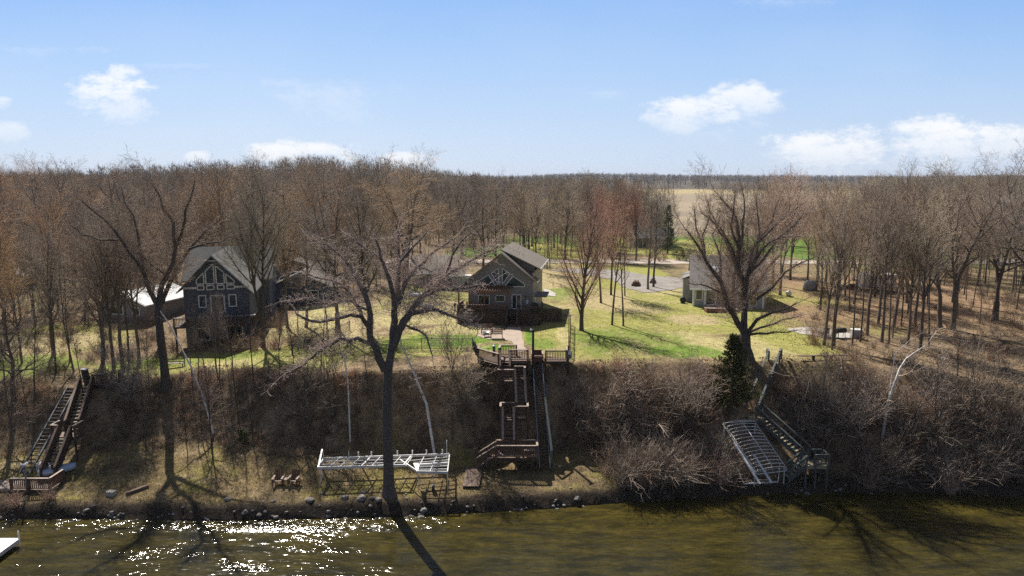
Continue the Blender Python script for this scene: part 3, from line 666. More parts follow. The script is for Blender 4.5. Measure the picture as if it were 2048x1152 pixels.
region(26, lambda y: (-.80*y, -.50*y), 66, 100, w3, 'bare woodland tree left of the bright-roofed cabin', 'wood left of the cabin', [BROWN, TAN, GREY, ORANGE], (13,17), 3)
region(70, lambda y: (-.78*y, -.13*y), 98, 165, f3, 'bare tree in the wood behind the blue house', 'wood behind the blue house', [BROWN, BROWN, TAN, GREY, ORANGE, BROWN], (15,20), 5)
region(34, lambda y: (-.13*y, .24*y), 134, 185, f3, 'bare tree in the wood beyond the road behind the tan house', 'wood behind the tan house', [BROWN, TAN, GREY, ORANGE], (14,17.5), 5)
region(55, lambda y: (.43*y, .80*y), 70, 112, w3, 'slender bare tree in the leaf-strewn wood along the right edge', 'wood along the right edge', [BROWN, PALE, GREY, TAN], (13,17.5), 2.4)
region(34, lambda y: (.47*y, .80*y), 112, 160, f3, 'bare tree in the wood behind the white trailer', 'wood behind the trailer', [BROWN, PALE, TAN, GREY], (14,19), 4.5)
region(10, lambda y: (.30*y, .47*y), 150, 175, f3, 'bare tree by the green verge beyond the road', 'trees beyond the road verge', [BROWN, PALE], (9,13), 5)
# white birches on the bank
def pole(name, label, pts, r0, r1, mat, Y0, Y1, twigs=0, group=None, cat='tree', seed=1):
    rng = random.Random(seed); b = PY(pts[0][0], pts[0][1], Y0); b.z = gz(b.x, b.y)-.1; e = empty(name, b, 0, label, cat, group); n = len(pts)-1
    P = [PY(u, v, Y0+(Y1-Y0)*i/n)-b for i, (u, v) in enumerate(pts)]; P[0] = Vector((0,0,-.2))
    acc = Acc(); acc.add(P, [r0+(r1-r0)*i/n for i in range(n+1)], 9); V, F = acc.arrays()
    np_mesh('trunk', V, F, mat, True, e)
    if twigs:
        a2 = [Acc(), Acc()]; kids(a2, P, [r1*1.5]*(n+1), 4.*twigs, 1, HS, rng, t0=.3, dens=1.); branch(a2, P[-1], (P[-1]-P[-2]).normalized(), 1.6*twigs, r1, 2, HS, rng)
        V, F = a2[1].arrays(); c = np_mesh('crown', V, F, M['twig'], True, e); c.color = (1.7,1.6,1.6,1)
    return e
pole('birch_tree', 'long white birch leaning left across the bank below the blue house', [(427,850),(412,812),(399,776),(383,735),(368,707),(340,650),(310,608)], .10, .04, M['birch'], 57.2, 61, 1.3)
pole('birch_tree', 'short white birch trunk on the bank below the fence corner', [(697,792),(696,765),(692,735),(688,715),(680,698)], .075, .045, M['birch'], 55.8, 56.5, 1.2, seed=2)
pole('birch_tree', 'speckled white birch leaning left just right of the huge shore tree', [(870,852),(853,808),(836,767),(820,728),(803,690)], .125, .06, M['birch'], 54.2, 56, 1.4, seed=3)
pole('birch_tree', 'pale leaning bare tree standing alone on the right bank', [(1767,848),(1775,810),(1788,770),(1800,737),(1812,718),(1828,706),(1850,692)], .13, .035, M['birch'], 54.5, 55.5, 1.8, seed=4)
pole('birch_tree', 'small pale branching stem left of the lone pale tree', [(1783,724),(1790,708),(1802,696),(1816,684)], .045, .02, M['birch'], 56.5, 56.8, .9, seed=6)
# ---- evergreen cedar and small conifers
def conifer(name, label, pos, H, Rr, seed, mat, dens=1., group=None):
    rng = np.random.RandomState(seed); e = empty(name, pos, 0, label, 'tree', group)
    t = MB().tube([(0,0,-.2),(0,0,H*.5),(0,0,H*.97)], [.14*H/7,.09*H/7,.015], 7).build('trunk', M['bark'], e, True); t.color = (1,1,1,1)
    acc = Acc(); n = int(520*dens)
    for i in range(n):
        h = rng.uniform(.04, .98)**.95; az = rng.uniform(0, 6.283); L = Rr*(1-h)**.85*rng.uniform(.45, 1.2)*(1+.35*math.sin(az*3+h*14))+.15
        z0 = h*H; up = rng.uniform(.25, .8)
        d = np.array([math.cos(az), math.sin(az), up]); d /= np.linalg.norm(d)
        for k in range(int(9*dens)+int(L*9)):
            f = rng.uniform(.25, 1)**.7; p = np.array([0, 0, z0])+d*L*f+rng.normal(0, .05, 3)
            q = d*.8+rng.normal(0, .5, 3)+np.array([0, 0, .35]); q /= np.linalg.norm(q); l = rng.uniform(.13, .3)
            acc.add([tuple(p), tuple(p+q*l*.55), tuple(p+q*l)], [.006, .028, .008], 3)
    V, F = acc.arrays(); np_mesh('crown', V, F, mat, True, e); return e
M['cedar'] = pm('cedar_foliage', (.13,.125,.04), (.05,.065,.022), 1.5, .8, spec=.2)
M['cedartip'] = pm('young_cedar_foliage', (.10,.13,.045), (.045,.065,.025), 2.5, .8, spec=.2)
p = Gg(1462, 824); conifer('cedar_tree', 'dark green cedar on the bank below the stout low-forked tree', p, PY(1447, 672, p.y).z-p.z, 2.3, 5, M['cedar'], 1.0)
p = Gg(1335, 507); conifer('pine_tree', 'dark pine behind the tall twin trees by the drive', p, 10.5, 2.3, 6, M['cedartip'], .8)
p = Gg(486, 890); conifer('cedar_tree', 'tiny green cedar on the shore slope left of the chairs', p, 1.2, .45, 7, M['cedartip'], .15)
p = Gg(1212, 688); 
# ------------------------------------------------------------------ far woodland: one mass nobody could count
def sliver_tree(n, H, Rr, r, seed, trunk=True):
    rng = np.random.RandomState(seed); a = Acc()
    a.add([(0,0,-.5),(0,0,H*.45),(0,0,H*.9)], [r*5, r*3.2, r], 3)
    for i in range(n):
        z = H*rng.uniform(.06, 1)**.8; w = Rr*math.sin(min(1, (1.04-z/H)*2.1)*1.57)
        az = rng.uniform(0, 6.283); q = w*rng.uniform(0, 1)**.5
        p = np.array([math.cos(az)*q, math.sin(az)*q, z-.1*H]); d = np.array([math.cos(az)*.5, math.sin(az)*.5, 1.])+rng.normal(0, .3, 3); d /= np.linalg.norm(d)
        L = H*rng.uniform(.07, .17); a.add([tuple(p), tuple(p+d*L)], [r*rng.uniform(.7,1.3), r*.3], 3)
    for i in range(7):
        az = rng.uniform(0, 6.283); z = H*rng.uniform(.3, .55); L = Rr*1.1
        a.add([(0,0,z), (math.cos(az)*L*.35, math.sin(az)*L*.35, z+H*.17), (math.cos(az)*L*.7, math.sin(az)*L*.7, z+H*.36)], [r*2.6, r*1.6, r*.6], 3)
    return a.arrays()
def woodland(name, n, tpls, xf, y0, y1, cols, hs, seed, gap_ok=None, clump=None):
    rng = np.random.RandomState(seed); VV = []; FF = []; CC = []; off = 0; k = 0; t = 0
    while k < n and t < n*30:
        t += 1; y = math.sqrt(rng.uniform(y0*y0, y1*y1)); a, b = xf(y); x = rng.uniform(a, b)
        if gap_ok and not gap_ok(x, y): continue
        V, F = tpls[rng.randint(len(tpls))]; s = rng.uniform(*hs); th = rng.uniform(0, 6.283); c, s_ = math.cos(th), math.sin(th)
        W_ = V*s*np.array([rng.uniform(.85, 1.2)]*2+[1]); P = np.stack([W_[:,0]*c-W_[:,1]*s_+x, W_[:,0]*s_+W_[:,1]*c+y, W_[:,2]+hz(x, y)], -1)
        VV.append(P); FF.append(F+off); off += len(V)
        cc = np.array(cols[rng.randint(len(cols))])*rng.uniform(.75, 1.2); CC.append(np.repeat(cc[None], len(V), 0)); k += 1
    o = np_mesh(name, np.concatenate(VV), np.concatenate(FF), M['wood_attr'], False, None, np.concatenate(CC))
    tag(o, kind='stuff'); return o
wb, wt, wo, wg = (.34,.285,.24), (.42,.35,.27), (.46,.36,.25), (.30,.28,.27)
tA = [sliver_tree(420, 17, 4.6, .035, s) for s in range(3)]; tB = [sliver_tree(120, 17, 5.5, .075, s+5) for s in range(3)]; tC = [sliver_tree(46, 18, 7, .16, s+9) for s in range(3)]
road = lambda x, y: not (x > 22 and y > 118) 
woodland('distant_woodland', 380, tA, lambda y: (-.85*y, .22*y), 165, 300, [wb, wb, wt, wo, wg], (.65,1.05), 1, lambda x, y: x < 52-(y-165)*.1).__setitem__('label', 'brown leafless wood filling the middle distance on the left')
woodland('distant_woodland', 1100, tB, lambda y: (-.85*y, .16*y), 300, 620, [wb, wg, wb, wt], (.8,1.1), 2, lambda x, y: True).__setitem__('label', 'brown leafless wood on the low hill along the horizon')
woodland('distant_woodland', 150, tA, lambda y: (.52*y, .9*y), 160, 260, [wb, wt, wt, wg], (.7,1.0), 3).__setitem__('label', 'brown leafless wood at right behind the trailer wood')
woodland('distant_woodland', 330, tB, lambda y: (.30*y, .52*y), 420, 980, [wb, wt, wt, wg], (.5,.7), 7).__setitem__('label', 'low leafless wood between the stout tree and the tan field')
woodland('distant_woodland', 520, tB, lambda y: (.50*y, .95*y), 260, 980, [wb, wt, wt, wg], (.6,.9), 6).__setitem__('label', 'leafless wood at right hiding the tan field')
woodland('distant_woodland', 5200, tC, lambda y: (-.9*y, .95*y), 1000, 2700, [wb, wg, wg], (.75,1.0), 4, lambda x, y: math.sin(x/90+y/200)+math.sin(x/37)*.6+math.sin(y/60) > -1.1).__setitem__('label', 'bluish brown woods on the horizon beyond the tan field')
woodland('distant_woodland', 500, tB, lambda y: (-.9*y, .05*y), 620, 1000, [wb, wg], (.8,1.0), 5).__setitem__('label', 'leafless wood behind the low hill at left')
# ------------------------------------------------------------------ thicket on the bank
def clump(n, H, spread, r, seed, arch=.35):
    rng = np.random.RandomState(seed); a = Acc()
    for i in range(n):
        az = rng.uniform(0, 6.283); q = spread*rng.uniform(0, .35); p = np.array([math.cos(az)*q, math.sin(az)*q, -.05])
        az2 = rng.uniform(0, 6.283); tl = rng.uniform(.1, 1.0); d = np.array([math.cos(az2)*tl, math.sin(az2)*tl, 1.]); d /= np.linalg.norm(d); L = H*rng.uniform(.5, 1.05)
        pts = [p]; 
        for k in range(3):
            d = d+rng.normal(0, .22, 3)+np.array([0, -.05, -arch*.6*tl*k/2]); d /= np.linalg.norm(d); pts.append(pts[-1]+d*L/3)
        rr = r*rng.uniform(.7, 1.3); a.add([tuple(x) for x in pts], [rr, rr*.8, rr*.6, rr*.35], 3)
        for k in range(4):
            j = rng.randint(1, 4); b = pts[j]*.6+pts[j-1]*.4; e = d+rng.normal(0, .65, 3)+np.array([0,0,.2]); e /= np.linalg.norm(e); l = L*rng.uniform(.15, .35)
            m_ = b+e*l*.55; e2 = e+rng.normal(0, .3, 3)
            a.add([tuple(b), tuple(m_), tuple(m_+e2*l*.45)], [rr*.6, rr*.5, rr*.3], 3)
    return a.arrays()
CL = [clump(34, 1.7, 1.6, .011, s) for s in range(4)]; CM = [clump(20, 2.9, 1.6, .017, s+9, .5) for s in range(4)]; CS = [clump(26, .75, 1.2, .010, s+20) for s in range(3)]
def thicket(name, label, spots, tpl, cols, seed, hs):
    rng = np.random.RandomState(seed); VV = []; FF = []; CC = []; off = 0
    for x, y in spots:
        V, F = tpl[rng.randint(len(tpl))]; th = rng.uniform(0, 6.283); c, s_ = math.cos(th), math.sin(th); s = rng.uniform(*hs)
        W_ = V*s*np.array([1,1,1+.45*mnoise.noise((x*.22, y*.22, 4))]); VV.append(np.stack([W_[:,0]*c-W_[:,1]*s_+x, W_[:,0]*s_+W_[:,1]*c+y, W_[:,2]+gz(x, y)], -1)); FF.append(F+off); off += len(V)
        cc = np.array(cols[int((mnoise.noise((x*.25, y*.35, 8))*.9+.5)*len(cols)+rng.uniform(-1,1)) % len(cols)])*rng.uniform(.6, 1.3)*(1+.5*mnoise.noise((x*.2, y*.3, 1))); CC.append(np.repeat(cc[None], len(V), 0))
    o = np_mesh(name, np.concatenate(VV), np.concatenate(FF), M['wood_attr'], False, None, np.concatenate(CC)); return tag(o, label, None, None, 'stuff')
BR = [(.34,.245,.165), (.40,.29,.19), (.29,.23,.18), (.50,.40,.31), (.34,.21,.14)]
def inlane(x, y):       # clear strips under the stairways and the lift
    if -3.4 < x < 4.2 and y < 60.5: return True
    if abs(x-np.interp(y, [50, 54, 60], [-36.6, -36.9, -37.8])) < 2.3 and x < -28: return True
    if 15.6 < x < 26 and 48.5 < y < 52.6: return True
    if abs(x-np.interp(y, [50, 55.5], [20.5, 18.2])) < 2.6 and 50 < y < 56.5: return True
    if abs(x-np.interp(y, [50.5, 56], [24, 20.6])) < 1.9 and 50 < y < 56.5: return True
    if abs(x-np.interp(y, [55.2, 61], [19.8, 23.8])) < 1.3 and 55 < y < 61.5: return True
    return False
def bank_spots(n, x0, x1, lo, hi, rng, yoff=0):
    out = []
    while len(out) < n:
        x = rng.uniform(x0, x1); yf = np.interp(x, FTX, FTY); ye = np.interp(x, EDX, EDY); t = rng.uniform(lo, hi); y = yf+(ye-yf)*t+yoff
        if y < np.interp(x, SHX, SHY)+.5 or inlane(x, y): continue
        out.append((x, y))
    return out
rb = np.random.RandomState(4)
thicket('bank_brush', 'low brown brush and dead stalks on the left and middle bank', [p for p in bank_spots(1300, -48, 3.5, -.35, 1.0, rb) if mnoise.noise((p[0]*.3, p[1]*.3, 2)) > -.02+.25*(p[1] < np.interp(p[0], FTX, FTY))]+bank_spots(90, 3.5, 8, .1, 1.0, rb), CS, [tuple(1.45*k for k in c) for c in BR], 1, (.5,1.25))
thicket('dead_stalks', 'pale dead grass stalks and thin stems scattered on the left and middle bank', bank_spots(520, -48, 2, -.25, 1.05, rb), CS, [(.68,.56,.42),(.60,.42,.27),(.5,.42,.3)], 7, (.35,.85))
right = []
while len(right) < 800:
    x = rb.uniform(5.0, 46); ys = np.interp(x, SHX, SHY); ye = np.interp(x, EDX, EDY); y = rb.uniform(ys+.6, ye+1.8)
    if inlane(x, y) or (x < 8.5 and y < 53.5): continue
    if mnoise.noise((x*.28, y*.4, 5)) < -.22: continue
    if y > ye-1.9+2.6*mnoise.noise((x*.45, 3, 5)): continue
    right.append((x, y))
thicket('bank_brush', 'dense grey-brown leafless thicket covering the right bank', right, CL+CM[:2], BR[2:]+BR[:1], 2, (.65,1.2))
thicket('bank_brush', 'tall arching leafless shrubs along the right shore', [p for p in right if p[1] < np.interp(p[0], SHX, SHY)+5][:170]+[p for p in right if p[0] < 14][:60], CM, [(.46,.38,.31),(.33,.26,.20)], 3, (.8,1.35))
# sunlit scrub along the bluff edge and under the woods
und = []
while len(und) < 420:
    y = rb.uniform(58, 100); x = rb.uniform(-.8*y, .8*y)
    if x > .44*y or x < -.50*y:
        if y > np.interp(x, EDX, EDY): und.append((x, y))
thicket('undergrowth', 'thin leafless saplings and twiggy undergrowth between the woodland trunks', und, CS+CL, BR, 5, (.6,1.3))
stand = [sliver_tree(150, 11, 2.6, .02, s+30) for s in range(4)]
woodland('undergrowth', 420, stand, lambda y: (-.80*y, -.16*y), 92, 170, [wb, wt, wo, wb], (.5,1.15), 12, lambda x, y: not any(b[0] < x < b[1] and b[2] < y < b[3] for b in BOX)).__setitem__('label', 'crowded saplings filling the wood behind the blue house')
woodland('undergrowth', 110, stand, lambda y: (-.16*y, .22*y), 134, 185, [wb, wt, wo, wb], (.5,1.0), 13).__setitem__('label', 'crowded saplings in the wood beyond the road')
woodland('undergrowth', 120, stand, lambda y: (.50*y, .82*y), 104, 165, [wb, wt, wb], (.5,1.15), 14).__setitem__('label', 'crowded saplings between the trunks of the right-hand wood')
# individual shrubs that stand out
def shrub(u, v, H, label, col, seed, grp='leafless shrubs standing out on the bank'):
    V, F = clump(70, H, 1.4, .014, seed, .45); p = Gg(u, v)
    o = np_mesh('bare_shrub', V, F, M['twig'], False); o.location = p; o.color = (*col, 1); tag(o, label, 'shrub', grp)
for i, (u, v, H, lb) in enumerate([(1300,960,3.2,'pale fountain-shaped leafless shrub nearest the waterline, right of the rail track'),(1215,950,2.4,'leafless shrub beside the mown grass right of the rail track'),(1440,965,3.4,'tall pale leafless shrub left of the canopy frame'),
    (1740,975,3.6,'leafless shrub on the shore right of the green stair foot'),(1900,985,3.3,'arching leafless shrub on the right shore below the pollarded tree'),(2000,960,3.6,'large leafless shrub on the shore at the right edge'),
    (560,770,2.2,'leafless shrub at the bluff edge below the forked lawn tree'),(480,760,2.0,'leafless shrub at the bluff edge below the blue house'),(1240,742,2.4,'leafless shrub at the bluff edge above the right thicket'),(1390,745,2.2,'pale leafless shrub at the bluff edge left of the cedar'),(30,1010,1.5,'leafless shrub under the walkway at the left shore'),(100,1000,1.3,'low leafless shrub below the lamp post at the left shore')]):
    shrub(u, v, H, lb, (1.5,1.25,1.1) if i % 2 == 0 else (1.05,.9,.8), 60+i)
for i, (u, v, H) in enumerate([(395,702,2.0),(470,704,2.2),(508,700,2.6),(548,698,3.0),(585,690,3.0),(618,684,2.6),(350,700,2.2),(560,660,3.2)]):
    shrub(u, v, H, 'russet-tinged leafless bush in the fringe before the blue house and its garages', (1.0,.84,.76), 90+i, 'bushes fringing the blue house')
for i in range(26):
    x = rb.uniform(6, 42); ys_ = np.interp(x, SHX, SHY); y = rb.uniform(ys_+.8, ys_+8)
    if inlane(x, y): continue
    a_ = Acc(); p = np.array([0., 0., .3]); d = rb.normal(0, 1, 3); d[2] = abs(d[2])*.7+.15; d /= np.linalg.norm(d); L = rb.uniform(2, 4.5); pts = [p]
    for k in range(5): d = d+rb.normal(0, .22, 3)-np.array([0,0,.10]); d /= np.linalg.norm(d); pts.append(pts[-1]+d*L/5)
    a_.add([tuple(q) for q in pts], [.045,.04,.035,.03,.022,.012], 5)
    for k in range(5):
        q = pts[rb.randint(1, 5)]; e_ = d+rb.normal(0, .8, 3); e_ /= np.linalg.norm(e_); a_.add([tuple(q), tuple(q+e_*.5), tuple(q+e_*.9+rb.normal(0,.1,3))], [.018,.013,.006], 3)
    V, F = a_.arrays(); o = np_mesh('fallen_branch', V, F, M['twig'], True); o.location = gp(x, y); o.color = (1.5,1.35,1.25,1); tag(o, 'pale dead limb arching out of the thicket on the right bank', 'fallen branch', 'dead limbs in the right thicket')
# fallen leaves as loose litter
def leaves(name, label, pts, seed, mat, smin=.05, smax=.11):
    rng = np.random.RandomState(seed); n = len(pts); P = np.array(pts); s = rng.uniform(smin, smax, (n,1))
    a = rng.normal(0, 1, (n,3))+np.array([0,0,0]); a[:,2] *= .5; a /= np.linalg.norm(a, axis=1, keepdims=True)
    b = np.cross(a, rng.normal(0, 1, (n,3))); b /= np.linalg.norm(b, axis=1, keepdims=True); 
    V = np.stack([P-a*s, P-b*s*.6, P+a*s, P+b*s*.6], 1).reshape(-1, 3); F = np.arange(n*4).reshape(-1, 4)
    c = np.array([(.36,.22,.13),(.30,.19,.12),(.42,.30,.19),(.24,.14,.09)])[rng.randint(0, 4, n)]
    return tag(np_mesh(name, V, F, mat, False, None, np.repeat(c, 4, 0)), label, None, None, 'stuff')
lp = []
while len(lp) < 16000:
    x = rb.uniform(-50, 50); ye = np.interp(x, EDX, EDY); yf = np.interp(x, FTX, FTY); y = rb.uniform(yf-1, ye+1.5) if rb.rand() < .6 else rb.uniform(ye, 85)
    if y > ye+1.5 and not (x > .40*y or x < -.52*y): continue
    if fbm(np.array([[x]]), np.array([[y]]), 3, 2, 7)[0,0] < .47: continue
    lp.append((x, y, gz(x, y)+.03))
for _ in range(1800):
    y = rb.uniform(60, 100); x = rb.uniform(-.5*y, .42*y)
    if y > np.interp(x, EDX, EDY): lp.append((x, y, gz(x, y)+.02))
leaves('fallen_leaves', 'scattered russet fallen leaves on the bank and woodland floor', lp, 3, M['wood_attr'])
gt = []
while len(gt) < 9000:
    x = rb.uniform(-42, 12); ys = np.interp(x, SHX, SHY); yf = np.interp(x, FTX, FTY); y = rb.uniform(ys+.7, yf+1)
    gt.append((x, y))
ga = Acc(); rgt = np.random.RandomState(8)
for x, y in gt:
    z = gz(x, y); d = rgt.normal(0, .05, 2); h = rgt.uniform(.05, .16); ga.add([(x, y, z-.02), (x+d[0], y+d[1], z+h)], [.022, .004], 3)
V, F = ga.arrays(); cc = np.array([(.30,.25,.12),(.26,.26,.09),(.36,.29,.17)])[rgt.randint(0, 3, len(V)//6)]
tag(np_mesh('rough_grass', V, F, M['wood_attr'], False, None, np.repeat(cc, 6, 0)), 'rough straw-coloured grass tufts on the shore strip', None, None, 'stuff')
for k_ in TPL:
    for o in TPL[k_][:2]: bpy.data.objects.remove(o)
# ------------------------------------------------------------------ draped sheets: road, drive, path
def inside(poly, x, y):
    c = False; j = len(poly)-1
    for i in range(len(poly)):
        xi, yi = poly[i]; xj, yj = poly[j]
        if (yi > y) != (yj > y) and x < (xj-xi)*(y-yi)/(yj-yi)+xi: c = not c
        j = i
    return c
def drape(name, poly, step, dz, mat, label=None, kind='structure', cat=None, wob=0.):
    X0, X1 = min(p[0] for p in poly), max(p[0] for p in poly); Y0, Y1 = min(p[1] for p in poly), max(p[1] for p in poly)
    nx = int((X1-X0)/step)+1; ny = int((Y1-Y0)/step)+1; vi = {}; V = []; F = []
    def vert(i, j):
        if (i, j) not in vi:
            x = X0+i*step; y = Y0+j*step; vi[(i, j)] = len(V)
            V.append((x+wob*mnoise.noise((x, y, 0)), y+wob*mnoise.noise((x, y, 9)), gz(x, y)+dz))
        return vi[(i, j)]
    for i in range(nx):
        for j in range(ny):
            if inside(poly, X0+(i+.5)*step, Y0+(j+.5)*step): F.append((vert(i,j), vert(i+1,j), vert(i+1,j+1), vert(i,j+1)))
    o = np_mesh(name, V, F, mat, False); return tag(o, label, cat, None, kind)
def gxy(*uv): return [(Gg(u, v).x, Gg(u, v).y) for u, v in uv]
M['gravel'] = pm('gravel', (.33,.295,.26), (.22,.20,.18), .6, .95, bmp=.02)
M['roadtan'] = pm('worn_road', (.50,.42,.34), (.40,.34,.28), .5, .95, bmp=.01)
M['paver'] = pm('paved_path', (.46,.36,.28), (.36,.29,.23), 1.2, .9, bmp=.01)
drape('driveway', gxy((1098,541),(1150,537),(1240,541),(1300,552),(1388,557),(1385,570),(1345,580),(1290,586),(1250,576),(1225,560),(1150,546)), .45, .05, M['gravel'], wob=.6)
drape('road', [(-60,131.5),(10,131),(130,129),(130,135.5),(10,137.5),(-60,138)], 1.2, .08, M['roadtan'], wob=.8)
drape('footpath', gxy((1021,648),(1041,655),(1046,680),(1052,704),(1034,706),(1029,694),(1024,684),(1012,680),(975,679),(955,672),(960,660),(985,655),(1010,662)), .12, .04, M['paver'])
drape('patio', gxy((1572,659),(1612,654),(1665,661),(1702,668),(1698,679),(1650,675),(1600,668)), .15, .05, M['concrete'])
drape('concrete_pad', gxy((1087,578),(1098,580),(1112,588),(1110,594),(1092,591)), .2, .06, M['concrete'])
# ------------------------------------------------------------------ timber helpers
M['stairwood'] = pm('stained_stair_wood', (.17,.105,.075), (.10,.065,.048), 4, .7)
def slab(par, x0, x1, y0, y1, z, mat=None, name='deck_floor', boards='x', poly=None):
    mb = MB(); w = .14
    if poly:
        mb.prism([(p[0], p[1], z-.04) for p in poly], (0,0,.04))
    else:
        n = max(1, int((x1-x0 if boards == 'y' else y1-y0)/w))
        for i in range(n):
            if boards == 'y': a = x0+(x1-x0)*i/n; mb.box(a+.006, a+(x1-x0)/n-.006, y0, y1, z-.035, z)
            else: a = y0+(y1-y0)*i/n; mb.box(x0, x1, a+.006, a+(y1-y0)/n-.006, z-.035, z)
        f = MB(); f.box(x0, x1, y0-.04, y0, z-.26, z-.002); f.box(x0, x1, y1, y1+.04, z-.26, z-.002); f.box(x0-.04, x0, y0, y1, z-.26, z-.002); f.box(x1, x1+.04, y0, y1, z-.26, z-.002)
        for k in range(1, 3): f.box(x0, x1, y0+(y1-y0)*k/3-.02, y0+(y1-y0)*k/3+.02, z-.2, z-.037)
        f.build('deck_frame', M['brownwood'] if mat is None else mat, par)
    return mb.build(name, mat or M['deckwood'], par)
def railing(par, pts, h=.95, mat=None, cap=None, sp=.14, off=.0, post=.14, bal=.055):
    mat = mat or M['stairwood']; cap = cap or M['railcap']; pts = [Vector(p) for p in pts]; mb = MB(); cb = MB()
    for i, p in enumerate(pts): mb.bar(p-Vector((0,0,.25)), p+Vector((0,0,h+.02)), post)
    for a, b in zip(pts, pts[1:]):
        u = Vector((0,0,1)); d = b-a; L = math.hypot(d.x, d.y); n = max(1, int(L/sp))
        mb.bar(a+u*.1, b+u*.1, .04, .07); mb.bar(a+u*(h-.08), b+u*(h-.08), .04, .07)
        for k in range(1, n):
            q = a.lerp(b, k/n); mb.bar(q+u*.08, q+u*(h-.08), bal)
        cb.bar(a+u*(h+.04), b+u*(h+.04), .17, .045)
    o = mb.build('railing', mat, par); cb.build('handrail', cap, o); return o
def flight(par, a, b, w, mat=None, tmat=None, n=None, rails=(1,1), h=.9, sp=.15, rmat=None, cap=None):
    """a, b: centre of the upper and lower end; w: width; treads are children of the stringers"""
    mat = mat or M['brownwood']; tmat = tmat or M['deckwood']; a = Vector(a); b = Vector(b); d = b-a; hd = Vector((d.x, d.y, 0)).normalized(); s = Vector((hd.y, -hd.x, 0))
    n = n or max(3, int(abs(d.z)/.19)); mb = MB()
    for k in (-1, 1): mb.bar(a+s*k*(w/2-.02)-Vector((0,0,.1)), b+s*k*(w/2-.02)-Vector((0,0,.1)), .045, .25)
    mb.bar(a.lerp(b,.5)-s*(w/2-.02)-Vector((0,0,.14)), a.lerp(b,.5)+s*(w/2-.02)-Vector((0,0,.14)), .06)
    o = mb.build('stair_flight', mat, par); tb = MB().box(-.14, .14, -w/2+.05, w/2-.05, -.04, 0); me = None
    for i in range(n):
        p = a.lerp(b, (i+.5)/n)
        if me is None: t = tb.build('tread', tmat, o); me = t.data
        else: t = bpy.data.objects.new('tread', me); COL.objects.link(t); t.parent = o
        t.location = p; t.rotation_euler = (0, 0, math.atan2(hd.y, hd.x))
    for k, on in zip((-1, 1), rails):
        if on: railing(par, [a+s*k*w/2, a.lerp(b, .5)+s*k*w/2, b+s*k*w/2], h, rmat, cap, sp)
    return o
def post_to_ground(par, x, y, z, w=.12, mat=None):
    MB().box(x-w/2, x+w/2, y-w/2, y+w/2, gz(x, y)-.2, z).build('post', mat or M['brownwood'], par)
# ------------------------------------------------------------------ middle stairway
st = empty('timber_stairway', (0,0,0), 0, 'long brown timber stairway zigzagging down the middle of the bank below the tan house', 'stairway')
RW = M['deckwood']
zt = 8.3
slab(st, -1.1, 1.45, 59.5, 61.3, zt, boards='y', mat=M['deckwood'])
slab(st, 2.95, 4.85, 59.3, 60.4, zt, boards='y')
slab(st, 0,0,0,0, zt, poly=[(-3.0,60.0),(-1.15,58.0),(-1.15,60.9),(-3.0,60.9)])
railing(st, [(-3.0,60.9,zt),(-3.0,60.0,zt),(-1.15,58.0,zt)])
railing(st, [(-.1,59.5,zt),(1.4,59.5,zt)])
railing(st, [(-1.05,61.3,zt),(.4,61.3,zt)]); railing(st, [(-1.15,60.1,zt),(-1.05,61.3,zt)], sp=9)
railing(st, [(2.98,59.3,zt),(4.85,59.3,zt),(4.85,60.4,zt)])
for x, y in ((-3.0,60.0),(-1.15,58.0),(1.4,59.5),(-.1,59.5),(4.85,59.3),(2.98,59.3),(.6,60.9)): post_to_ground(st, x, y, zt-.05)
MB().bar((-3.0,60.0,zt-.15), (-1.15,58.0,zt-.15), .05, .25).bar((-2.9,59.9,6.6), (-1.3,58.2,zt-.3), .1).build('brace', M['brownwood'], st)
z1 = 7.1
flight(st, (-.62,59.45,zt), (-.62,58.35,z1+.1), .85, rails=(1,1))
slab(st, -1.15, .15, 57.25, 58.35, z1); slab(st, .2, 1.1, 57.85, 58.35, z1)
railing(st, [(-1.15,58.3,z1),(-1.15,57.25,z1),(.12,57.25,z1)]); railing(st, [(.2,58.4,z1),(1.1,58.4,z1),(1.1,57.85,z1)], sp=.16)
for x in (-1.15, .12): post_to_ground(st, x, 57.25, z1)
MB().bar((-1.12,57.22,4.9), (.1,57.22,z1-.2), .07).build('brace', M['deckwood'], st)
z2 = 4.62
flight(st, (.66,57.8,z1), (.78,55.95,z2+.1), .82)
slab(st, -.95, 1.3, 54.95, 55.95, z2)
railing(st, [(-.95,54.95,z2),(-.95,55.95,z2),(.2,55.95,z2)]); railing(st, [(.3,54.95,z2),(1.3,54.95,z2),(1.3,55.95,z2)])
for x in (.3, 1.3): post_to_ground(st, x, 54.95, z2)
MB().bar((.3,54.9,3.2), (1.28,54.9,z2-.3), .07).bar((1.28,54.9,3.2), (.32,54.9,z2-.35), .07).build('brace', M['deckwood'], st)
z3 = 2.3
flight(st, (-.32,54.95,z2), (-.28,53.4,z3+.1), .92)
slab(st, -1.3, 2.0, 52.2, 53.4, z3)
railing(st, [(-1.25,52.2,z3),(.9,52.2,z3),(2.0,52.2,z3),(2.0,53.4,z3),(.8,53.4,z3)]); railing(st, [(-1.25,53.4,z3),(-.9,53.4,z3)], sp=9)
for x, y in ((-1.25,52.2),(.3,52.2),(2.0,52.2),(2.0,53.4),(-1.25,53.4)): post_to_ground(st, x, y, z3)
MB().bar((2.0,52.2,z3-.9), (1.2,52.2,z3-.25), .08).build('brace', M['brownwood'], st)
flight(st, (-1.3,52.75,z3), (-2.75,52.75,1.35), 1.0)
bn = MB().box(.95,1.9,52.55,52.95,z3+.42,z3+.47); [bn.box(x,x+.05,52.6,52.9,z3,z3+.42) for x in (1.0,1.8)]
tag(bn.build('landing_bench', M['railcap']), 'small pale bench on the lowest landing of the middle stairway', 'bench')
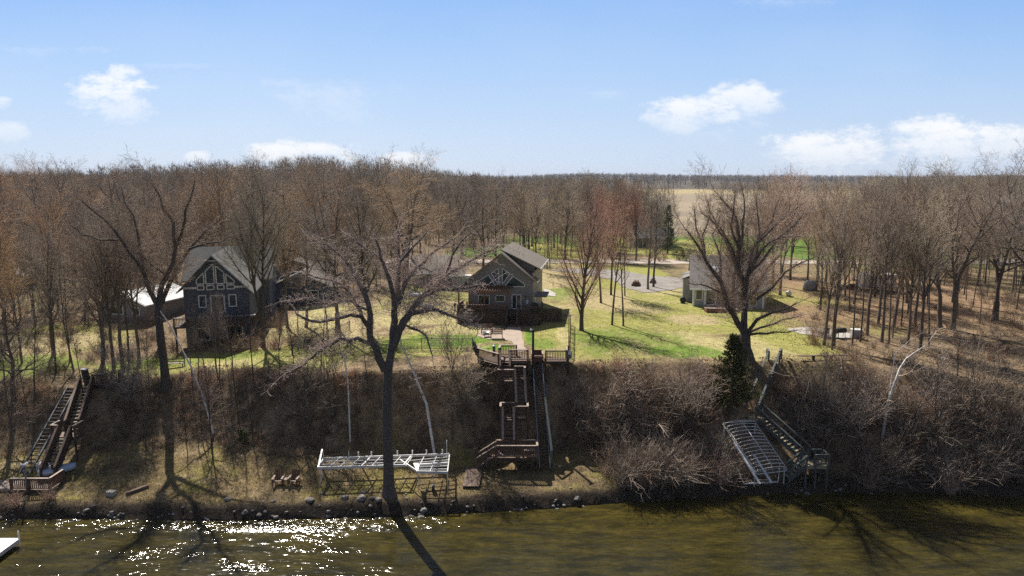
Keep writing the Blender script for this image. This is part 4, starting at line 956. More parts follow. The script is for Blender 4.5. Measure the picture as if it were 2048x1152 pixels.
bd = empty('boardwalk', (0,0,0), 0, 'short plank walkway leading from the middle stair foot toward the water', 'boardwalk')
m_ = MB()
for i in range(20):
    y = 49.6+i*.15; m_.box(-3.75+i*.008, -2.5+i*.008, y, y+.138, gz(-3.1, y)+.18, gz(-3.1, y)+.22)
m_.build('planks', M['deckwood'], bd); m_ = MB()
for x in (-3.7, -2.6): m_.bar((x, 49.6, gz(-3.1,49.6)+.1), (x+.1, 52.6, gz(-3.1,52.6)+.1), .08, .16)
m_.build('joists', M['greenwood'], bd)
# hillside lift (tram) rails with carriage
tr = empty('hillside_tramway', (0,0,0), 0, 'dark ladder-like rail track for a hillside lift, right of the middle stairway', 'tramway')
m_ = MB(); A_, B_ = Vector((2.25,59.4,8.0)), Vector((2.62,52.3,1.35))
for s_ in (-.42, .42): m_.bar(A_+Vector((s_,0,0)), B_+Vector((s_,0,0)), .09, .2)
m_.build('rails', M['steel'], tr); cm = None
for i in range(40):
    p = A_.lerp(B_, (i+.4)/40)
    if cm is None: t = MB().box(-.44,.44,-.05,.05,-.03,.05).build('sleeper', M['brownwood'], tr); cm = t.data
    else: t = bpy.data.objects.new('sleeper', cm); COL.objects.link(t); t.parent = tr
    t.location = p
railing(tr, [A_+Vector((.55,-3,-2.9)), B_+Vector((.55,.4,.6))], .75, M['greenwood'], M['greenwood'], sp=9)
for x, y, z in ((1.9,54.5,3.3),(2.9,54.5,3.3),(2.1,52.6,1.6),(3.1,52.6,1.6)): post_to_ground(tr, x, y, z, .1)
cr_ = empty('lift_carriage', (2.25,59.6,8.1), 0, 'open dark red box carriage parked at the top of the rail track', 'lift carriage')
MB().box(-.5,.5,0,1.25,.02,.08).build('floor', M['brownwood'], cr_)
m_ = MB()
for x in (-.5,.45): m_.box(x,x+.05,0,1.25,.08,.75)
m_.box(-.5,.5,0,.05,.08,.5).box(-.5,.5,1.2,1.25,.08,.85); m_.build('side_panels', M['redwood'], cr_)
MB().box(-.54,-.41,-.03,1.28,.75,.79).box(.41,.54,-.03,1.28,.75,.79).build('top_rails', M['railcap'], cr_)
MB().box(-.44,.44,.75,1.18,.3,.42).build('seat', M['railcap'], cr_)
# black post with floodlight at the top of the track, and utility post
def lamp_post(x, y, z1_, r, label, mat, heads=1, name='lamp_post', armat=None):
    z0 = gz(x, y); e = empty(name, (x, y, z0), 0, label, 'lamp post'); h = z1_-z0
    MB().tube([(0,0,-.2),(0,0,h)], r, 10).build('pole', mat, e, True)
    for k in range(heads):
        a = 3.6+k*1.9; c = (math.cos(a)*.2, math.sin(a)*.2)
        m = MB().bar((0,0,h-.05),(c[0],c[1],h+.02),.04); m.lathe([(.03,.0),(.085,-.05),(.1,-.16),(.06,-.18)], 10, (c[0],c[1],h+.08)); m.build('floodlight', armat or M['trim'], e)
    return e
lamp_post(1.84, 59.1, 11.2, .11, 'thick black post with a small light at the top of the rail track', M['black'])
e = empty('utility_post', (4.95,59.25,gz(4.95,59.25)), 0, 'tall thin post carrying a grey meter box at the right end of the stair deck', 'utility post')
MB().tube([(0,0,-.2),(0,0,2.6)], .07, 8).tube([(0,0,2.6),(.02,0,5.6)], .03, 6).build('pole', M['brownwood'], e, True)
MB().box(-.05,.3,-.12,.1,1.5,2.15).build('meter_box', M['steel'], e, bevel=.02)
MB().box(-.03,.26,-.135,-.12,1.85,2.1).build('meter_face', M['trim'], e)
e = empty('gate_post', (PY(988,700,61.6).x,61.6,gz(-1.6,61.6)), 0, 'short dark post with a white cap at the end of the black fence', 'post')
MB().box(-.13,.13,-.13,.13,-.1,1.1).build('post_body', M['greenwood'], e); MB().lathe([(.19,1.1),(.19,1.14),(.02,1.24)], 4).build('cap', M['trim'], e)
# ------------------------------------------------------------------ black metal yard fence
def fence(name, label, pts, h, sp=.13, mat=None):
    e = empty(name, (0,0,0), 0, label, 'fence'); P = [gp(x, y) for x, y in pts]
    for a, b in zip(P, P[1:]):
        L = (b-a).length; k = max(1, round(L/2.2)); mb = MB()
        for i in range(k):
            q0 = a.lerp(b, i/k); q1 = a.lerp(b, (i+1)/k); q0.z = gz(q0.x, q0.y); q1.z = gz(q1.x, q1.y); u = Vector((0,0,1)); mb = MB()
            mb.bar(q0+u*.15, q1+u*.15, .03).bar(q0+u*(h-.05), q1+u*(h-.05), .035).bar(q0+u*(h-.2), q1+u*(h-.2), .025)
            n = int((q1-q0).length/sp)
            for j in range(1, n):
                q = q0.lerp(q1, j/n); mb.bar(q+u*.06, q+u*(h-.02), .02)
            mb.build('panel', mat or M['black'], e)
            MB().bar(q0-u*.2, q0+u*(h+.06), .07).build('post', mat or M['black'], e)
    MB().bar(P[-1]-Vector((0,0,.2)), P[-1]+Vector((0,0,h+.06)), .07).build('post', mat or M['black'], e)
fence('metal_fence', 'long black picket fence along the lakeward edge of the yard', gxy((700,662),(584,710),(742,706),(945,699))+[(-3.0,61.0)], 1.15)
fence('metal_fence', 'short black picket fence running from the tan house toward the utility post', gxy((1112,640),(1141,650))+[(5.2,61.5),(4.95,60.5)], 1.1)
# ------------------------------------------------------------------ houses
def wallpoly(par, pts, y, th, mat, name='wall'):       # polygon in local x-z at depth y, thickness th toward +y
    return MB().prism([(x, y, z) for x, z in pts], (0, th, 0)).build(name, mat, par)
def window(par, pts, y, name='window', fm=None, gm=None, fw=.09, axis='y', xpos=0, muntin=False):
    """outline in local x-z; frame stands 4 cm proud of y, glass 1 cm"""
    n = len(pts); cx = sum(p[0] for p in pts)/n; cz = sum(p[1] for p in pts)/n
    T = (lambda x, z, d: (x, y-d, z)) if axis == 'y' else (lambda x, z, d: (xpos+d, x, z))
    fb = MB()
    for i in range(n):
        a = Vector(T(*pts[i], .025)); b = Vector(T(*pts[(i+1) % n], .025)); fb.bar(a, b, fw, .05, up=(T(0,0,1)[0]-T(0,0,0)[0], T(0,0,1)[1]-T(0,0,0)[1], 0))
    f = fb.build(name, fm or M['trim'], par)
    off = Vector(T(0,0,.012))-Vector(T(0,0,.0))
    MB().prism([T(x, z, .002) for x, z in pts], off).build('pane', gm or M['glass'], f); return f
def rect(x0, x1, z0, z1): return [(x0,z0),(x1,z0),(x1,z1),(x0,z1)]
def roof_plane(par, a, b, c, d, mat, th=.14, name='roof'):   # a,b eave; c,d ridge, thick slab downward
    return MB().prism([a, b, c, d], (0,0,-th)).build(name, mat, par)
M['tansiding'] = siding('grey_tan_lap_siding', (.29,.27,.26)); M['bluesiding'] = siding('slate_blue_siding', (.085,.105,.155)); M['greysiding'] = siding('light_grey_siding', (.36,.365,.385))
M['garagesiding'] = siding('brown_grey_siding', (.27,.235,.20)); M['shinglebrown'] = shingle('brown_grey_shingle', (.24,.205,.165), (.18,.155,.125)); M['shinglegrey'] = shingle('grey_shingle', (.30,.275,.25), (.22,.20,.185))
M['shingleblue'] = shingle('blue_grey_shingle', (.17,.17,.165), (.12,.12,.12)); M['metalroof'] = pm('white_and_glare_metal_roof', (.82,.82,.80), (.7,.7,.69), .8, .35)  # on the cabin the roof's white stands in for sun glare
# --- tan house
h1 = empty('tan_house', (-5.1,79.7,8.15), R(-8), 'tan-grey gabled lake house with a sunburst window and a pergola, middle of the scene', 'house')
sl = .79; pk = 7.75; cx = 3.95; L_ = 11.0
wz = lambda x: pk-sl*abs(x-cx)-.12
wallpoly(h1, [(0,-.3),(7.6,-.3),(7.6,wz(7.6)),(cx,pk-.12),(.3,wz(.3)),(0,wz(.3)-.2)], 0, .2, M['tansiding'])
MB().box(7.4,7.6,.2,L_,-.3,5.35).build('wall', M['tansiding'], h1); MB().box(0,.2,.2,L_,-.3,wz(.2)).build('wall', M['tansiding'], h1)
wallpoly(h1, [(0,-.3),(7.6,-.3),(7.6,5.3),(cx,pk-.15),(0,wz(0))], L_-.2, .2, M['tansiding'])
# front gable roof, left slope runs the whole depth, right slope of the front bay only 1.7 m deep
roof_plane(h1, (-.55,-.5,pk-sl*(cx+.55)), (-.55,L_+.4,pk-sl*(cx+.55)), (cx,L_+.4,pk), (cx,-.5,pk), M['shinglebrown'])
roof_plane(h1, (8.1,-.5,pk-sl*4.15), (cx,-.5,pk), (cx,1.7,pk), (8.1,1.7,pk-sl*4.15), M['shinglebrown'])
zd = lambda x: 7.98-.50*(x-cx)
roof_plane(h1, (8.35,1.05,zd(8.35)), (cx-.25,1.05,zd(cx)), (cx-.25,L_+.4,zd(cx)), (8.35,L_+.4,zd(8.35)), M['shinglebrown'])
wallpoly(h1, [(cx+.2,pk-sl*.2-.05),(7.58,wz(7.58)),(7.58,zd(7.58)-.16),(cx+.2,zd(cx+.2)-.16)], 1.72, .12, M['tansiding'], 'dormer_wall')
MB().bar((8.36,1.0,zd(8.35)-.09),(8.36,L_+.45,zd(8.35)-.09),.05,.2).build('gutter', M['trim'], h1); MB().bar((8.12,-.52,pk-sl*4.15-.1),(8.12,1.72,pk-sl*4.15-.1),.05,.2).build('gutter', M['trim'], h1)
for s_ in ((-.55,8.1)): MB().bar((s_,-.53,pk-sl*abs(s_-cx)-.09),(cx,-.53,pk-.09),.05,.2,up=(0,1,0)).build('rake_board', M['tansiding'], h1)
U = lambda u, v: ((u-939)*.0589, 1.15+(618-v)*.0589)
for pl in ([(956,572),(993,572),(980,551),(956,565.5)], [(985.5,547.5),(999.6,570),(999.6,537.6)], [(1007.4,537.6),(1007.4,569),(1022,547.5)], [(1012.5,573),(1051,573),(1051,567.5),(1028,552.3)]):
    window(h1, [U(*p) for p in pl], 0, 'gable_window', gm=M['tglass'], fw=.08)
MB().bar((*[U(1003.5,574)[0], -.03], U(0,574)[1]), (U(1003.5,534)[0], -.03, U(0,534)[1]), .3, .05, up=(0,1,0)).build('mullion', M['tansiding'], h1)
d_ = window(h1, rect(5.15,6.2,1.2,2.85), 0, 'sliding_door', gm=M['glass']); MB().box(5.64,5.72,-.06,-.02,1.2,2.85).build('door_stile', M['trim'], d_)
window(h1, rect(3.25,4.3,2.0,2.7), 0); window(h1, rect(1.2,2.5,1.6,2.7), 0); window(h1, [(2.0,1.7),(3.2,1.7),(3.2,2.9),(2.0,2.9)], 0, axis='x', xpos=7.6); window(h1, [(6.5,1.9),(7.5,1.9),(7.5,2.9),(6.5,2.9)], 0, axis='x', xpos=7.6)
MB().box(4.55,4.75,-.08,-.01,1.7,2.6).build('downspout', pm('pale_blue_trim', (.35,.5,.75), None, 3), h1)
MB().lathe([(.02,0),(.08,.05),(.09,.2),(.03,.25)], 8, (6.75,-.12,2.55)).build('wall_lantern', M['black'], h1); MB().box(6.8,7.05,-.1,-.005,1.8,2.25).build('meter_box', M['trim'], h1)
MB().box(7.62,9.0,1.6,5,2.35,2.5).bar((8.98,1.6,2.42),(8.98,5,2.42),.06,.18).build('side_awning', M['shinglegrey'], h1)
# deck in front
MB().box(-.65,8.7,-3.1,-.02,1.0,1.12).build('deck', M['brownwood'], h1)
for a_, b_ in ((-.65, 5.1), (6.3, 8.66)):
    sk = MB().box(a_, b_, -3.08, -3.06, .8, .95); n_ = int((b_-a_)/.15)
    for i in range(n_): sk.box(a_+i*.15, a_+i*.15+.13, -3.12, -3.075, -.3, 1.0)
    sk.build('deck_skirt', M['brownwood'], h1)
MB().box(8.68,8.72,-3.1,0,-.3,1.0).build('skirt_panel', M['brownwood'], h1); MB().box(-.67,-.63,-3.1,0,-.3,1.0).build('skirt_panel', M['brownwood'], h1)
railing(h1, [(8.68,-3.05,1.12),(6.35,-3.05,1.12)], .95, M['brownwood'], M['brownwood']); railing(h1, [(5.05,-3.05,1.12),(2.2,-3.05,1.12),(-.62,-3.05,1.12)], .95, M['brownwood'], M['redwood']); railing(h1, [(8.68,-.1,1.12),(8.68,-3.05,1.12)], .95, M['brownwood'], M['brownwood']); railing(h1, [(-.62,-.1,1.12),(-.62,-3.05,1.12)], .95, M['brownwood'], M['redwood'])
flight(h1, (5.7,-3.1,1.1), (5.7,-4.3,.1), 1.2, tmat=M['brownwood'], rails=(1,1), rmat=M['brownwood'], cap=M['brownwood'])
sk = MB()
for i in range(15): sk.box(8.75+i*.15, 8.87+i*.15, -1.0+i*.03, -.96+i*.03, -.3, 1.5)
sk.build('shade_slats', M['brownwood'], h1)  # dark slat row also stands in for the shade beside the deck
# pergola stands on the deck
pg = empty('pergola', (0,0,0), 0, 'red-brown slatted pergola over the left part of the tan house deck', 'pergola'); pg.matrix_world = h1.matrix_world
pg.location = h1.location; pg.rotation_euler = h1.rotation_euler
for x, y in ((-.55,-2.7),(5.0,-2.7),(2.4,-2.7)): MB().box(x-.08,x+.08,y-.08,y+.08,1.12,3.5).build('post', M['redwood'], pg)
MB().box(-.8,5.3,-2.78,-2.68,3.45,3.65).box(-.8,5.3,-.14,-.04,3.6,3.8).build('beam', M['redwood'], pg)
rm = None
for i in range(20):
    if rm is None: t = MB().bar((0,-3.0,3.68),(0,-.06,3.86),.05,.14).build('rafter', M['redwood'], pg); rm = t.data
    else: t = bpy.data.objects.new('rafter', rm); COL.objects.link(t); t.parent = pg
    t.location.x = -.7+i*.31
def adirondack(pos, rz, label, mat, s=1., group=None, cap=None):
    e = empty('adirondack_chair', pos, rz, label, 'chair', group); e.scale = (s,s,s)
    m = MB(); [m.bar((-.25,-.22+i*.1,.36-i*.03),(.25,-.22+i*.1,.36-i*.03),.085,.02) for i in range(5)]; m.build('seat', cap or mat, e)
    m = MB(); [m.bar((-.24+i*.12,.2,.22),(-.26+i*.13,.5,.95-.02*abs(i-2)),.1,.022,up=(0,1,0)) for i in range(5)]; m.bar((-.28,.38,.62),(.28,.38,.62),.03,.07); m.build('backrest', mat, e)
    for x in (-.33,.33):
        MB().box(x-.07,x+.07,-.36,.38,.55,.575).build('armrest', cap or mat, e)  # pale arms and seat carry painted sunlight on their top faces
        MB().box(x-.03,x+.03,-.32,-.24,0,.55).build('leg', mat, e); MB().bar((x*.85,-.3,.33),(x*.85,.5,.03),.035,.11).build('leg', mat, e)
    return e
def onh(x, y, z): return h1.location+Matrix.Rotation(R(-8), 3, 'Z') @ Vector((x, y, z))
adirondack(onh(.5,-1.7,1.12), R(15), 'red-brown deck chair under the pergola, nearer its left post', M['redwood'], 1.1, cap=M['railcap'])
adirondack(onh(1.6,-1.9,1.12), R(-25), 'red-brown deck chair under the pergola, second from its left post', M['redwood'], 1.1, cap=M['railcap'])
g_ = empty('grill', onh(8.0,-1.6,1.12), 0, 'black covered grill at the right end of the tan house deck', 'grill')
MB().box(-.45,.45,-.28,.28,0,.75).build('cabinet', M['black'], g_, bevel=.03); MB().lathe([(.45,.78),(.44,.95),(.32,1.1),(.05,1.15)], 12).build('lid', M['black'], g_, True)
# yard furniture by the path
def garden_bench(uv, rz, label, s=1.):
    p = Gg(*uv); e = empty('garden_bench', p+Vector((0,0,.04)), rz, label, 'bench')
    m = MB(); [m.box(-.62,.62,-.22+i*.13,-.12+i*.13,.42,.45) for i in range(4)]; m.build('seat', M['railcap'], e)
    m = MB(); [m.bar((-.62,.28+i*.03,.58+i*.17),(.62,.28+i*.03,.58+i*.17),.03,.12) for i in range(3)]; m.build('backrest', M['redwood'], e)
    for x in (-.58,.58): MB().bar((x,-.22,0),(x,-.22,.6),.06).bar((x,.26,0),(x,.36,1.0),.06).bar((x,-.26,.6),(x,.3,.62),.07,.03).build('leg', M['redwood'], e)
garden_bench((974,668), R(8), 'brown slatted garden bench farther from the lake, behind the fire bowl'); garden_bench((993,677), R(183), 'brown slatted garden bench nearer the lake, seen from its back')
p = Gg(972,674); e = empty('fire_bowl', p+Vector((0,0,.04)), 0, 'black fire bowl between the two garden benches', 'fire bowl')
MB().lathe([(.1,.28),(.34,.36),(.42,.5),(.38,.5),(.28,.4),(.05,.38)], 16).build('bowl', M['steel'], e, True)
for k in range(3): a = k*2.09; MB().bar((math.cos(a)*.15,math.sin(a)*.15,.32),(math.cos(a)*.34,math.sin(a)*.34,0),.03).build('leg', M['black'], e)
# --- blue house
b0 = PY(374,690,74.); h2 = empty('blue_house', (b0.x,74.,6.35), R(13), 'slate-blue two-storey house with a wall of white-framed gable windows behind trees', 'house')
ub = lambda u, v: ((u-374)*.0552, (690-v)*.0549); wd = 6.75; pz = 9.75; ez = 6.25; c2 = 3.2; sB = (pz-ez)/3.35
wallpoly(h2, [(0,-.5),(wd,-.5),(wd,pz-sB*(wd-c2)-.1),(c2,pz-.15),(0,pz-sB*c2-.1)], 0, .2, M['bluesiding'])
MB().box(0,.2,.2,8,-.5,6).build('wall', M['bluesiding'], h2); MB().box(wd-.2,wd,.2,8,-.5,6.0).build('wall', M['bluesiding'], h2); wallpoly(h2, [(0,-.5),(wd,-.5),(wd,5.9),(c2,pz-.2),(0,6)], 7.8, .2, M['bluesiding'])
roof_plane(h2, (-.6,-.6,pz-sB*(c2+.6)), (-.6,8.4,pz-sB*(c2+.6)), (c2,11.5,pz), (c2,-.6,pz), M['shingleblue'])
roof_plane(h2, (wd+.6,-.6,pz-sB*(wd+.6-c2)), (c2,-.6,pz), (c2,11.5,pz), (wd+.6,6.8,pz-sB*(wd+.6-c2)), M['shingleblue'])
for s_ in (-.6, wd+.6): MB().bar((s_,-.63,pz-sB*abs(s_-c2)-.09),(c2,-.63,pz-.09),.05,.22,up=(0,1,0)).build('rake_board', M['steel'], h2)
MB().box(.0,1.35,-.04,-.004,ub(0,580)[1],ub(0,577)[1]+.05).box(5.3,6.75,-.04,-.004,ub(0,580)[1],ub(0,577)[1]+.05).box(2.45,3.9,-.1,-.004,ub(0,526)[1],ub(0,526)[1]+.16).build('trim_band', M['trim'], h2)
UB = lambda x, y: ub(360+x*.1476, 480+y*.1476)
for pl in ([(268,612),(360,612),(360,462),(268,556)],[(386,612),(490,612),(490,345),(386,440)],[(516,612),(616,612),(616,462),(516,370)],[(640,612),(742,612),(742,580),(640,482)],
           [(275,690),(355,690),(355,635),(275,635)],[(392,690),(482,690),(482,635),(392,635)],[(525,690),(608,690),(608,635),(525,635)],[(645,690),(738,690),(738,635),(645,635)],
           [(282,930),(370,930),(370,770),(282,770)],[(660,930),(752,930),(752,770),(660,770)]):
    window(h2, [UB(*p) for p in pl], 0, 'window', fw=.115)
window(h2, [UB(*p) for p in [(432,1010),(600,1010),(600,775),(432,775)]], 0, 'patio_door', fw=.14)
w1_ = MB().box(-1.5,8.0,8.0,8.2,-.5,6.1).build('wall', M['bluesiding'], h2); roof_plane(h2, (-1.9,7.6,5.9), (8.4,7.6,5.9), (8.4,12.2,9.55), (-1.9,12.2,9.55), M['shingleblue']); roof_plane(h2, (-1.9,12.2,9.55), (8.4,12.2,9.55), (8.4,16.8,5.9), (-1.9,16.8,5.9), M['shinglegrey'])
for x in (-1.5, 7.8): MB().prism([(x,8.2,-.5),(x,16.2,-.5),(x,16.2,6),(x,12.2,9.3),(x,8.2,6)], (.2,0,0)).build('wall', M['bluesiding'], h2)
MB().box(-.4,7.6,-3.2,-.02,2.35,2.55).build('deck', M['brownwood'], h2)
railing(h2, [(-.4,-3.15,2.55),(3.7,-3.15,2.55),(7.55,-3.15,2.55),(7.55,-.1,2.55)], .9, M['brownwood'], M['steel'])
for x in (-.3,2.4,5.0,7.4): MB().box(x-.09,x+.09,-3.1,-2.92,-.9,2.35).build('deck_post', M['brownwood'], h2)
window(h2, rect(1.0,2.4,.3,1.7), 0, fw=.12); window(h2, rect(4.2,5.8,.1,1.9), 0, fw=.12)
rw_ = MB(); rr = random.Random(4)
for i in range(46):
    x = -3+i*.33; rw_.lathe([(.16,0),(.24,.1),(.2,.28),(.05,.36)], 6, (x+rr.uniform(-.08,.08), -4.9+rr.uniform(-.2,.2)-.02*i, -.55+rr.uniform(-.1,.1)))
rwo = rw_.build('retaining_wall', M['darkstone']); rwo.location = h2.location; rwo.rotation_euler = h2.rotation_euler; tag(rwo, 'low dark stone retaining wall below the blue house deck', 'wall')
# garages right of it
def gable_house(name, label, x, y, z, rz, w, d, wall_h, peak, wm, rm_, cat='garage', wins=(), over=.4):
    e = empty(name, (x, y, z), rz, label, cat)
    wallpoly(e, [(-w/2,-.4),(w/2,-.4),(w/2,wall_h),(0,peak-.15),(-w/2,wall_h)], 0, .15, wm); wallpoly(e, [(-w/2,-.4),(w/2,-.4),(w/2,wall_h),(0,peak-.15),(-w/2,wall_h)], d-.15, .15, wm)
    MB().box(-w/2,-w/2+.15,.15,d-.15,-.4,wall_h-.02).build('wall', wm, e); MB().box(w/2-.15,w/2,.15,d-.15,-.4,wall_h-.02).build('wall', wm, e)
    s = (peak-wall_h)/(w/2); zo = wall_h-s*over
    roof_plane(e, (-w/2-over,-over,zo), (-w/2-over,d+over,zo), (0,d+over,peak), (0,-over,peak), rm_); roof_plane(e, (w/2+over,-over,zo), (0,-over,peak), (0,d+over,peak), (w/2+over,d+over,zo), rm_)
    for k in (-1, 1): MB().bar((k*(w/2+over),-over-.03,zo-.08),(0,-over-.03,peak-.08),.05,.2,up=(0,1,0)).build('rake_board', M['trim'], e)
    for r_ in wins: window(e, r_, 0, fw=.1)
    return e
gable_house('grey_garage', 'grey gable-fronted garage behind the right side of the blue house, farther of two', -31., 98, 7.6, R(4), 7.4, 7, 3.9, 5.4, M['bluesiding'], M['shinglegrey'], wins=[rect(-2.6,-1,1,2.4)])
gable_house('grey_garage', 'nearer low gabled garage wing between blue house and leaning oak', -28.2, 91.5, 7.4, R(4), 7.6, 6, 2.9, 4.7, M['bluesiding'], M['shinglegrey'], wins=[rect(.6,2.2,.9,2.1)])
# cabin on the left, sun glare painted into its white roof
gable_house('cabin', 'low brown-grey cabin at left, its metal roof coloured white for sun glare', -47.9, 83.5, 6.7, R(-14), 7.2, 8.5, 2.5, 3.9, siding('cabin_siding', (.30,.27,.27)), M['metalroof'], cat='cabin', wins=[rect(-1.6,.2,1.1,2.0), rect(1.6,2.6,1.1,2.0)], over=.25)
gable_house('far_shed', 'white-roofed shed cut by the left edge of the picture', -74, 100, 7.9, R(20), 5, 6, 2.4, 3.2, M['garagesiding'], M['metalroof'], cat='shed')
# --- grey cottage on the right: ridge parallel to the shore
def side_gable(name, label, x, y, z, rz, w, d, wh, pk_, wm, rm_, cat, over=.45):
    e = empty(name, (x, y, z), rz, label, cat)
    MB().box(0,w,0,.18,-.4,wh).build('wall', wm, e); MB().box(0,w,d-.18,d,-.4,wh).build('wall', wm, e)
    for x0 in (0, w-.16): MB().prism([(x0,.18,-.4),(x0,d-.18,-.4),(x0,d-.18,wh),(x0,d/2,pk_-.15),(x0,.18,wh)], (.16,0,0)).build('wall', wm, e)
    s = (pk_-wh)/(d/2); zo = wh-s*over
    roof_plane(e, (-over,-over,zo), (w+over,-over,zo), (w+over,d/2,pk_), (-over,d/2,pk_), rm_); roof_plane(e, (-over,d/2,pk_), (w+over,d/2,pk_), (w+over,d+over,zo), (-over,d+over,zo), rm_)
    MB().bar((-over,-over-.04,zo-.08),(w+over,-over-.04,zo-.08),.06,.16).build('gutter', M['trim'], e); return e
h3 = side_gable('grey_cottage', 'light grey single-storey cottage with large porch windows behind the stout tree', 23.05, 87.0, 8.15, R(-13), 8.8, 10.4, 2.65, 6.1, M['greysiding'], M['shinglegrey'], 'house')
for a_, b_, c_ in ((.35,1.15,.9),(1.6,2.75,.35),(2.85,3.9,.35),(4.1,5.2,.35),(5.4,6.5,.35),(6.9,7.7,.35)): window(h3, rect(a_,b_,c_,2.4), 0, fw=.09)
for a_ in (.02,1.35,8.4): MB().box(a_,a_+.2,-.06,-.004,-.2,2.6).build('corner_board', M['trim'], h3)
for x, y in ((2.4,2.2),(5.6,1.3)):
    z = 2.65+(6.1-2.65)/5.2*y; m = MB().prism([(x,y,z+.06),(x+.8,y,z+.06),(x+.8,y+.9,z+.06+.597),(x,y+.9,z+.06+.597)], (0,0,.08)); m.build('skylight', M['alu'], h3)
MB().box(.4,.6,5.0,5.2,5.9,6.6).build('vent_pipe', M['trim'], h3)
MB().box(-1.2,-.02,3.0,7.6,-.4,3.2).build('annex_wall', M['greysiding'], h3); roof_plane(h3, (-1.35,2.8,3.2), (.0,2.8,3.75), (.0,7.8,3.75), (-1.35,7.8,3.2), M['shinglegrey'])
MB().box(1.4,5.4,-2.6,-.1,.12,.3).build('porch_floor', M['railcap'], h3); MB().box(1.3,5.5,-2.75,-2.6,-.3,.3).build('porch_step', M['redwood'], h3)
e = empty('planter_box', h3.location+Vector((.6,-4.3,-.05)), 0, 'red-brown low planter box with dark soil in front of the grey cottage porch', 'planter')
m = MB().box(0,2.4,0,.08,0,.4).box(0,2.4,.9,.98,0,.4).box(0,.08,.08,.9,0,.4).box(2.32,2.4,.08,.9,0,.4); m.build('box', M['redwood'], e); MB().box(.08,2.32,.08,.9,0,.25).build('infill', M['dark'], e)  # near-black fill inside the box
e = empty('hose_reel', PY(1366,590,89.), 0, 'dark hose reel at the left corner of the grey cottage', 'hose reel'); e.location.z = gz(e.location.x, 89.)+.45
MB().tube([(0,-.12,0),(0,.12,0)], .38, 14).build('reel', M['black'], e, True); MB().box(-.3,.3,-.1,.1,-.5,-.3).build('stand', M['steel'], e)
# garage behind the huge tree, far houses
side_gable('brown_garage', 'brown-grey garage with a tan roof behind the huge shore tree crown', -15., 103, 8.3, R(2), 6.4, 7.5, 2.3, 4.4, M['garagesiding'], shingle('tan_shingle', (.34,.29,.24), (.28,.24,.2)), 'garage')
side_gable('grey_shed', 'small white-sided shed between the brown garage and the tan house', -8.9, 101, 8.3, R(2), 1.5, 3, 2.2, 2.9, M['greysiding'], M['shinglegrey'], 'shed')
e = side_gable('far_house', 'distant ranch house with a pale grey roof beyond the twin trees', 29., 164, 8.4, R(-3), 9., 8, 2.6, 4.6, siding('dark_green_siding', (.12,.15,.14)), shingle('pale_shingle', (.45,.43,.42), (.38,.36,.35)), 'house')
e = empty('box_trailer', (PY(911,577,104).x,104,8.35), R(3), 'small white box trailer just left of the tan house', 'trailer')
MB().box(0,2.4,0,1.6,.25,1.35).build('body', M['white'], e, bevel=.05); MB().box(-.02,2.42,-.02,1.62,1.35,1.42).build('roof', M['metalroof'], e)
for x in (.7,1.7): MB().tube([(x,-.05,.25),(x,.12,.25)], .27, 12).build('wheel', M['black'], e)
p = Gg(840,592); e = empty('rowboat', p, R(80), 'upturned pale rowboat on the grass below the brown garage', 'boat')
hp = [(0.02,-1.9),(.42,-1.2),(.58,-.2),(.58,.7),(.5,1.5),(.45,1.7)]; mb = MB(); k0 = 0
rings = []
for w_, y_ in hp: rings.append([(math.cos(t)*w_, y_, .02+math.sin(t)*.42*min(1, w_*2+.2)) for t in [math.pi*i/8 for i in range(9)]])
for r_ in rings: mb.v += r_
for i in range(len(rings)-1):
    for j in range(8): a = i*9+j; mb.f.append((a, a+9, a+10, a+1))
mb.f.append(tuple(range(45, 54))); mb.build('hull', M['white'], e, True); MB().bar((0,-1.8,.3),(0,1.6,.46),.04,.05).build('keel', M['steel'], e)
def stone_mesh(seed, mat):
    import bmesh
    bm = bmesh.new(); bmesh.ops.create_icosphere(bm, subdivisions=3, radius=1); o_ = Vector((seed*7.1, seed*3.3, 0))
    for v in bm.verts:
        n_ = mnoise.noise(v.co*1.1+o_)*.38+mnoise.noise(v.co*2.7+o_)*.15; v.co = v.co*(1+n_); v.co.z *= .66
    me = bpy.data.meshes.new('stone'); bm.to_mesh(me); bm.free(); me.materials.append(mat)
    me.polygons.foreach_set('use_smooth', [True]*len(me.polygons)); return me
SM = [stone_mesh(i, M['stone'] if i % 3 else M['darkstone']) for i in range(7)]
def stone(x, y, r, label, group=None, k=0, name='stone', sc=(1,1,1)):
    o = bpy.data.objects.new(name, SM[k % 7]); COL.objects.link(o); o.location = gp(x, y, r*.12); o.scale = (r*sc[0], r*sc[1], r*sc[2]); o.rotation_euler = (0,0,k*1.3); return tag(o, label, 'stone', group)
p = Gg(855,617); stone(p.x, p.y, .75, 'large pale boulder on the lawn left of the tan house', k=1)
p = Gg(910,622); e = empty('garden_lantern', p, 0, 'small black garden lantern on the grass left of the tan house', 'lantern')
MB().lathe([(.16,0),(.13,.1),(.08,.12),(.08,.55),(.16,.6),(.17,.85),(.04,1.05)], 8).build('lantern_body', M['black'], e)
